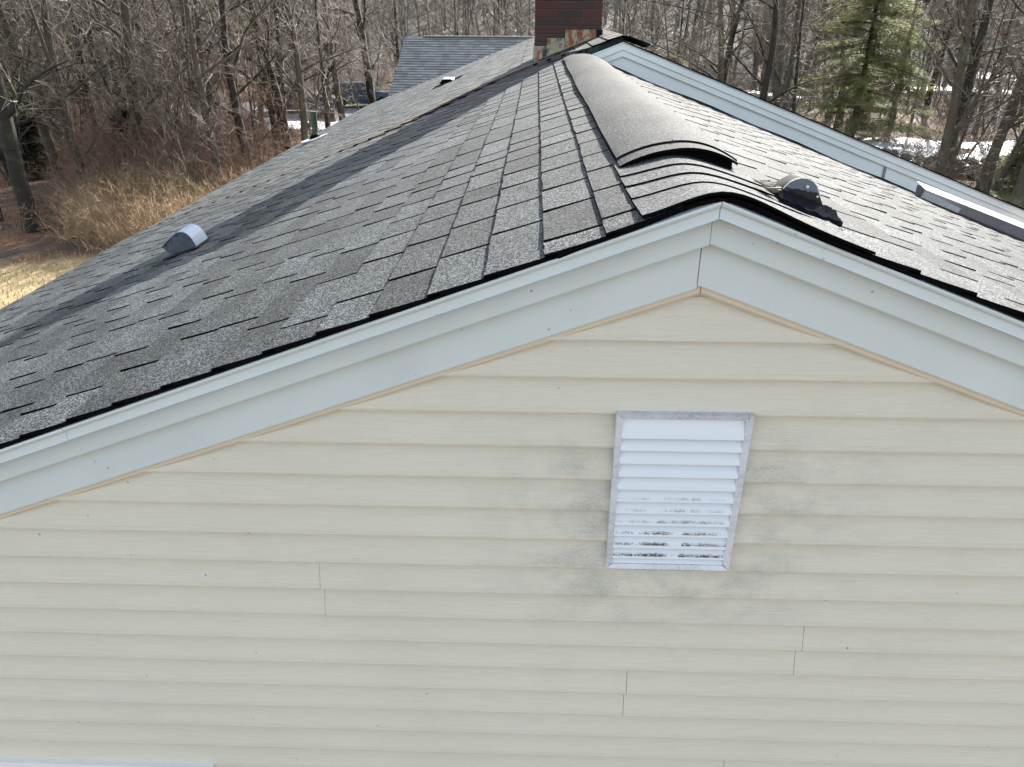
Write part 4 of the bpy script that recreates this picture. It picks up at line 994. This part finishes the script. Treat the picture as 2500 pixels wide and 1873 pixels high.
# orange leaves still hanging
def leaves(name, cx, cy, cz, n, sx, sy, sz, size=.07):
    V = []; F = []
    centers = [(rt.uniform(-sx, sx), rt.uniform(-sy, sy), rt.uniform(-sz, sz)) for _ in range(max(3, n//9))]
    for k in range(n):
        c = rt.choice(centers); p = Vector((cx+c[0]+rt.gauss(0, .14), cy+c[1]+rt.gauss(0, .14), cz+c[2]+rt.gauss(0, .12))); a = Vector((rt.gauss(0, 1), rt.gauss(0, 1), rt.gauss(0, 1))).normalized()*size; b_ = a.orthogonal().normalized()*size*.6; i = len(V); V += [tuple(p-a), tuple(p+b_), tuple(p+a), tuple(p-b_)]; F.append((i, i+1, i+2, i+3))
    return mesh(name, V, F, M_LEAF)
lx = []
oak = put_tree('oak_sapling', sapl[2], 12.2, 39.5, 'oak sapling holding scattered orange dead leaves left of the conifer', None, 1.2, 0.0, cat='oak tree')
lm = leaves('dead_leaves', 0, 0, 3.8, 110, 1.6, 1.2, 1.5, .06); lm.parent = oak
oak = put_tree('oak_sapling', sapl[3], 22.5, 41.5, 'oak sapling holding orange dead leaves right of the conifer', None, 1.1, 1.0, cat='oak tree')
lm = leaves('dead_leaves', 0, 0, 3.4, 130, 3.2, 1.4, 1.7, .06); lm.parent = oak
# ------------------------------------------------------------------ brush, grass, far woods (uncountable)
def brush(name, spots, mat, stems, hgt, rad, rr=.007, sub=3):
    segs = []
    for (x, y, s) in spots:
        z = gh(x, y)
        for k in range(stems):
            a = rt.uniform(0, 6.28); d = Vector((math.cos(a)*rt.uniform(.1, .9), math.sin(a)*rt.uniform(.1, .9), 1)).normalized(); q = Vector((x+rt.gauss(0, rad*.4), y+rt.gauss(0, rad*.4), z-.05)); L_ = hgt*s*rt.uniform(.5, 1.1); n = 3
            for i in range(n):
                d = rdir(rt, d, rt.uniform(.1, .45), -.08*i); q2 = q+d*L_/n; segs.append((*q, *q2, rr*(1-.25*i), rr*(.75-.22*i)))
                for _ in range(sub):
                    dd = rdir(rt, d, rt.uniform(.4, 1.2)); l3 = L_*rt.uniform(.12, .3); segs.append((*q2, *(q2+dd*l3), rr*.6, rr*.35))
                q = q2
    me = seg_mesh(name, segs, mat, 3); return link(name, me)
def spots(n, ya, yb_, ra, rb_, s=(.7, 1.2)):
    o = []
    for _ in range(n*6):
        if len(o) >= n: break
        y = rt.uniform(ya, yb_); x = -.39+(y+1.67)*rt.uniform(ra, rb_)
        if (12.8 < x < 28 and 31.5 < y < 38.5) or (-21 < x < -6 and 37.6 < y < 51) or (-7.5 < x < 9 and 31 < y < 41) or ((x+12.5)**2/66+(y-11)**2/42 < 1): continue
        o.append((x, y, rt.uniform(*s)))
    return o
tag(brush('reddish_thicket', spots(120, 23, 35, -.60, -.36), M_TWIGR, 26, 2.6, 1.0, .008), kind='stuff')
tag(brush('tan_thicket', spots(190, 17.5, 25, -.64, -.34, (.6, 1.0)), M_TWIGT, 26, 1.6, .9, .007), kind='stuff')
tag(brush('brown_undergrowth', spots(210, 18, 60, -.82, -.20), M_TWIGR, 18, 1.7, 1.2, .008), kind='stuff')
tag(brush('grey_undergrowth', spots(330, 24, 80, .10, .84), M_TWIG, 20, 2.2, 1.4, .010), kind='stuff')
tag(brush('shrub_layer', spots(150, 42, 80, -.35, .25, (1.0, 1.8)), M_TWIG, 20, 2.2, 1.4, .010), kind='stuff')
# grass tufts on the tan patch
V = []; F = []
for k in range(9000):
    x = rt.uniform(-20, -7); y = rt.uniform(6, 18)
    if (x+12.5)**2/64+(y-11)**2/41 > 1 or x > -7.5: continue
    z = gh(x, y); a = rt.uniform(0, 6.28); h = rt.uniform(.06, .2); w_ = .012; i = len(V); V += [(x-w_*math.cos(a), y-w_*math.sin(a), z), (x+w_*math.cos(a), y+w_*math.sin(a), z), (x+rt.gauss(0, .06), y+rt.gauss(0, .06), z+h)]; F.append((i, i+1, i+2))
tag(mesh('dry_grass', V, F, simple('straw', (.34, .27, .14), .9, 0, 3, .3)), kind='stuff')
# far wood
fm = []; ft = []
for k in range(1000):
    y = rt.uniform(98, 190); x = y*rt.uniform(-.95, .95); z = gh(x, y); H = rt.uniform(10, 15); lx_, ly_ = rt.gauss(0, .6), rt.gauss(0, .6)
    ft.append((x, y, z-.3, x+lx_, y+ly_, z+H, .20, .04))
    for j in range(26):
        t = rt.uniform(.15, 1); q = Vector((x+lx_*t, y+ly_*t, z+H*t)); d = Vector((rt.gauss(0, 1), rt.gauss(0, 1), rt.uniform(.1, 1.4))).normalized(); L_ = rt.uniform(1, 3.4)*(1.15-t*.6); q2 = q+d*L_; fm.append((*q, *q2, .05, .015))
        for _ in range(3): d3 = rdir(rt, d, .7); fm.append((*(q+(q2-q)*rt.uniform(.3, 1)), *(q2+d3*L_*.5), .022, .01))
tag(link('far_wood', seg_mesh('far_wood', ft+fm, M_TWIG, 3)), kind='stuff')
# ------------------------------------------------------------------ stone wall below the snow, overhead wire
sw = empty('stone_wall', (14, 30.6, GZ)); tag(sw, 'low rubble stone wall along the near edge of the big snow patch', 'stone wall')
smesh = []
for k in range(5):
    import bmesh
    bm = bmesh.new(); bmesh.ops.create_icosphere(bm, subdivisions=1, radius=.5)
    for v_ in bm.verts: v_.co = Vector((v_.co.x*rt.uniform(.8, 1.2), v_.co.y*rt.uniform(.8, 1.1), v_.co.z*rt.uniform(.5, .8)))
    me = bpy.data.meshes.new('stone'); bm.to_mesh(me); bm.free(); me.materials.append(M_STONE); smesh.append(me)
for k in range(72):
    lay = k % 3; x = (k//3)*.46+rt.uniform(-.1, .1); o = link('stone', rt.choice(smesh), sw); y = -.07*x-.3+rt.uniform(-.12, .12)
    o.location = (x, y, gh(14+x, 30.6+y)-GZ+.12+lay*.26); o.scale = [rt.uniform(.7, 1.2)*q for q in (.62, .5, .55)]; o.rotation_euler = (rt.uniform(-.3, .3), rt.uniform(-.3, .3), rt.uniform(0, 6))
mb = MB(); pts = []
for i in range(25):
    t = i/24; pts.append((4+24*t, 41-4*t, 1.6-2.9*t-1.2*4*t*(1-t)*.35))
mb.tube(pts, .02, 5); w_ = mb.build('overhead_wire', M_RUBBER); tag(w_, 'thin black wire sagging across the woods behind the conifer', 'wire')
print('objects', len(bpy.data.objects), 'tris', sum(len(m.polygons)*2 for m in bpy.data.meshes))
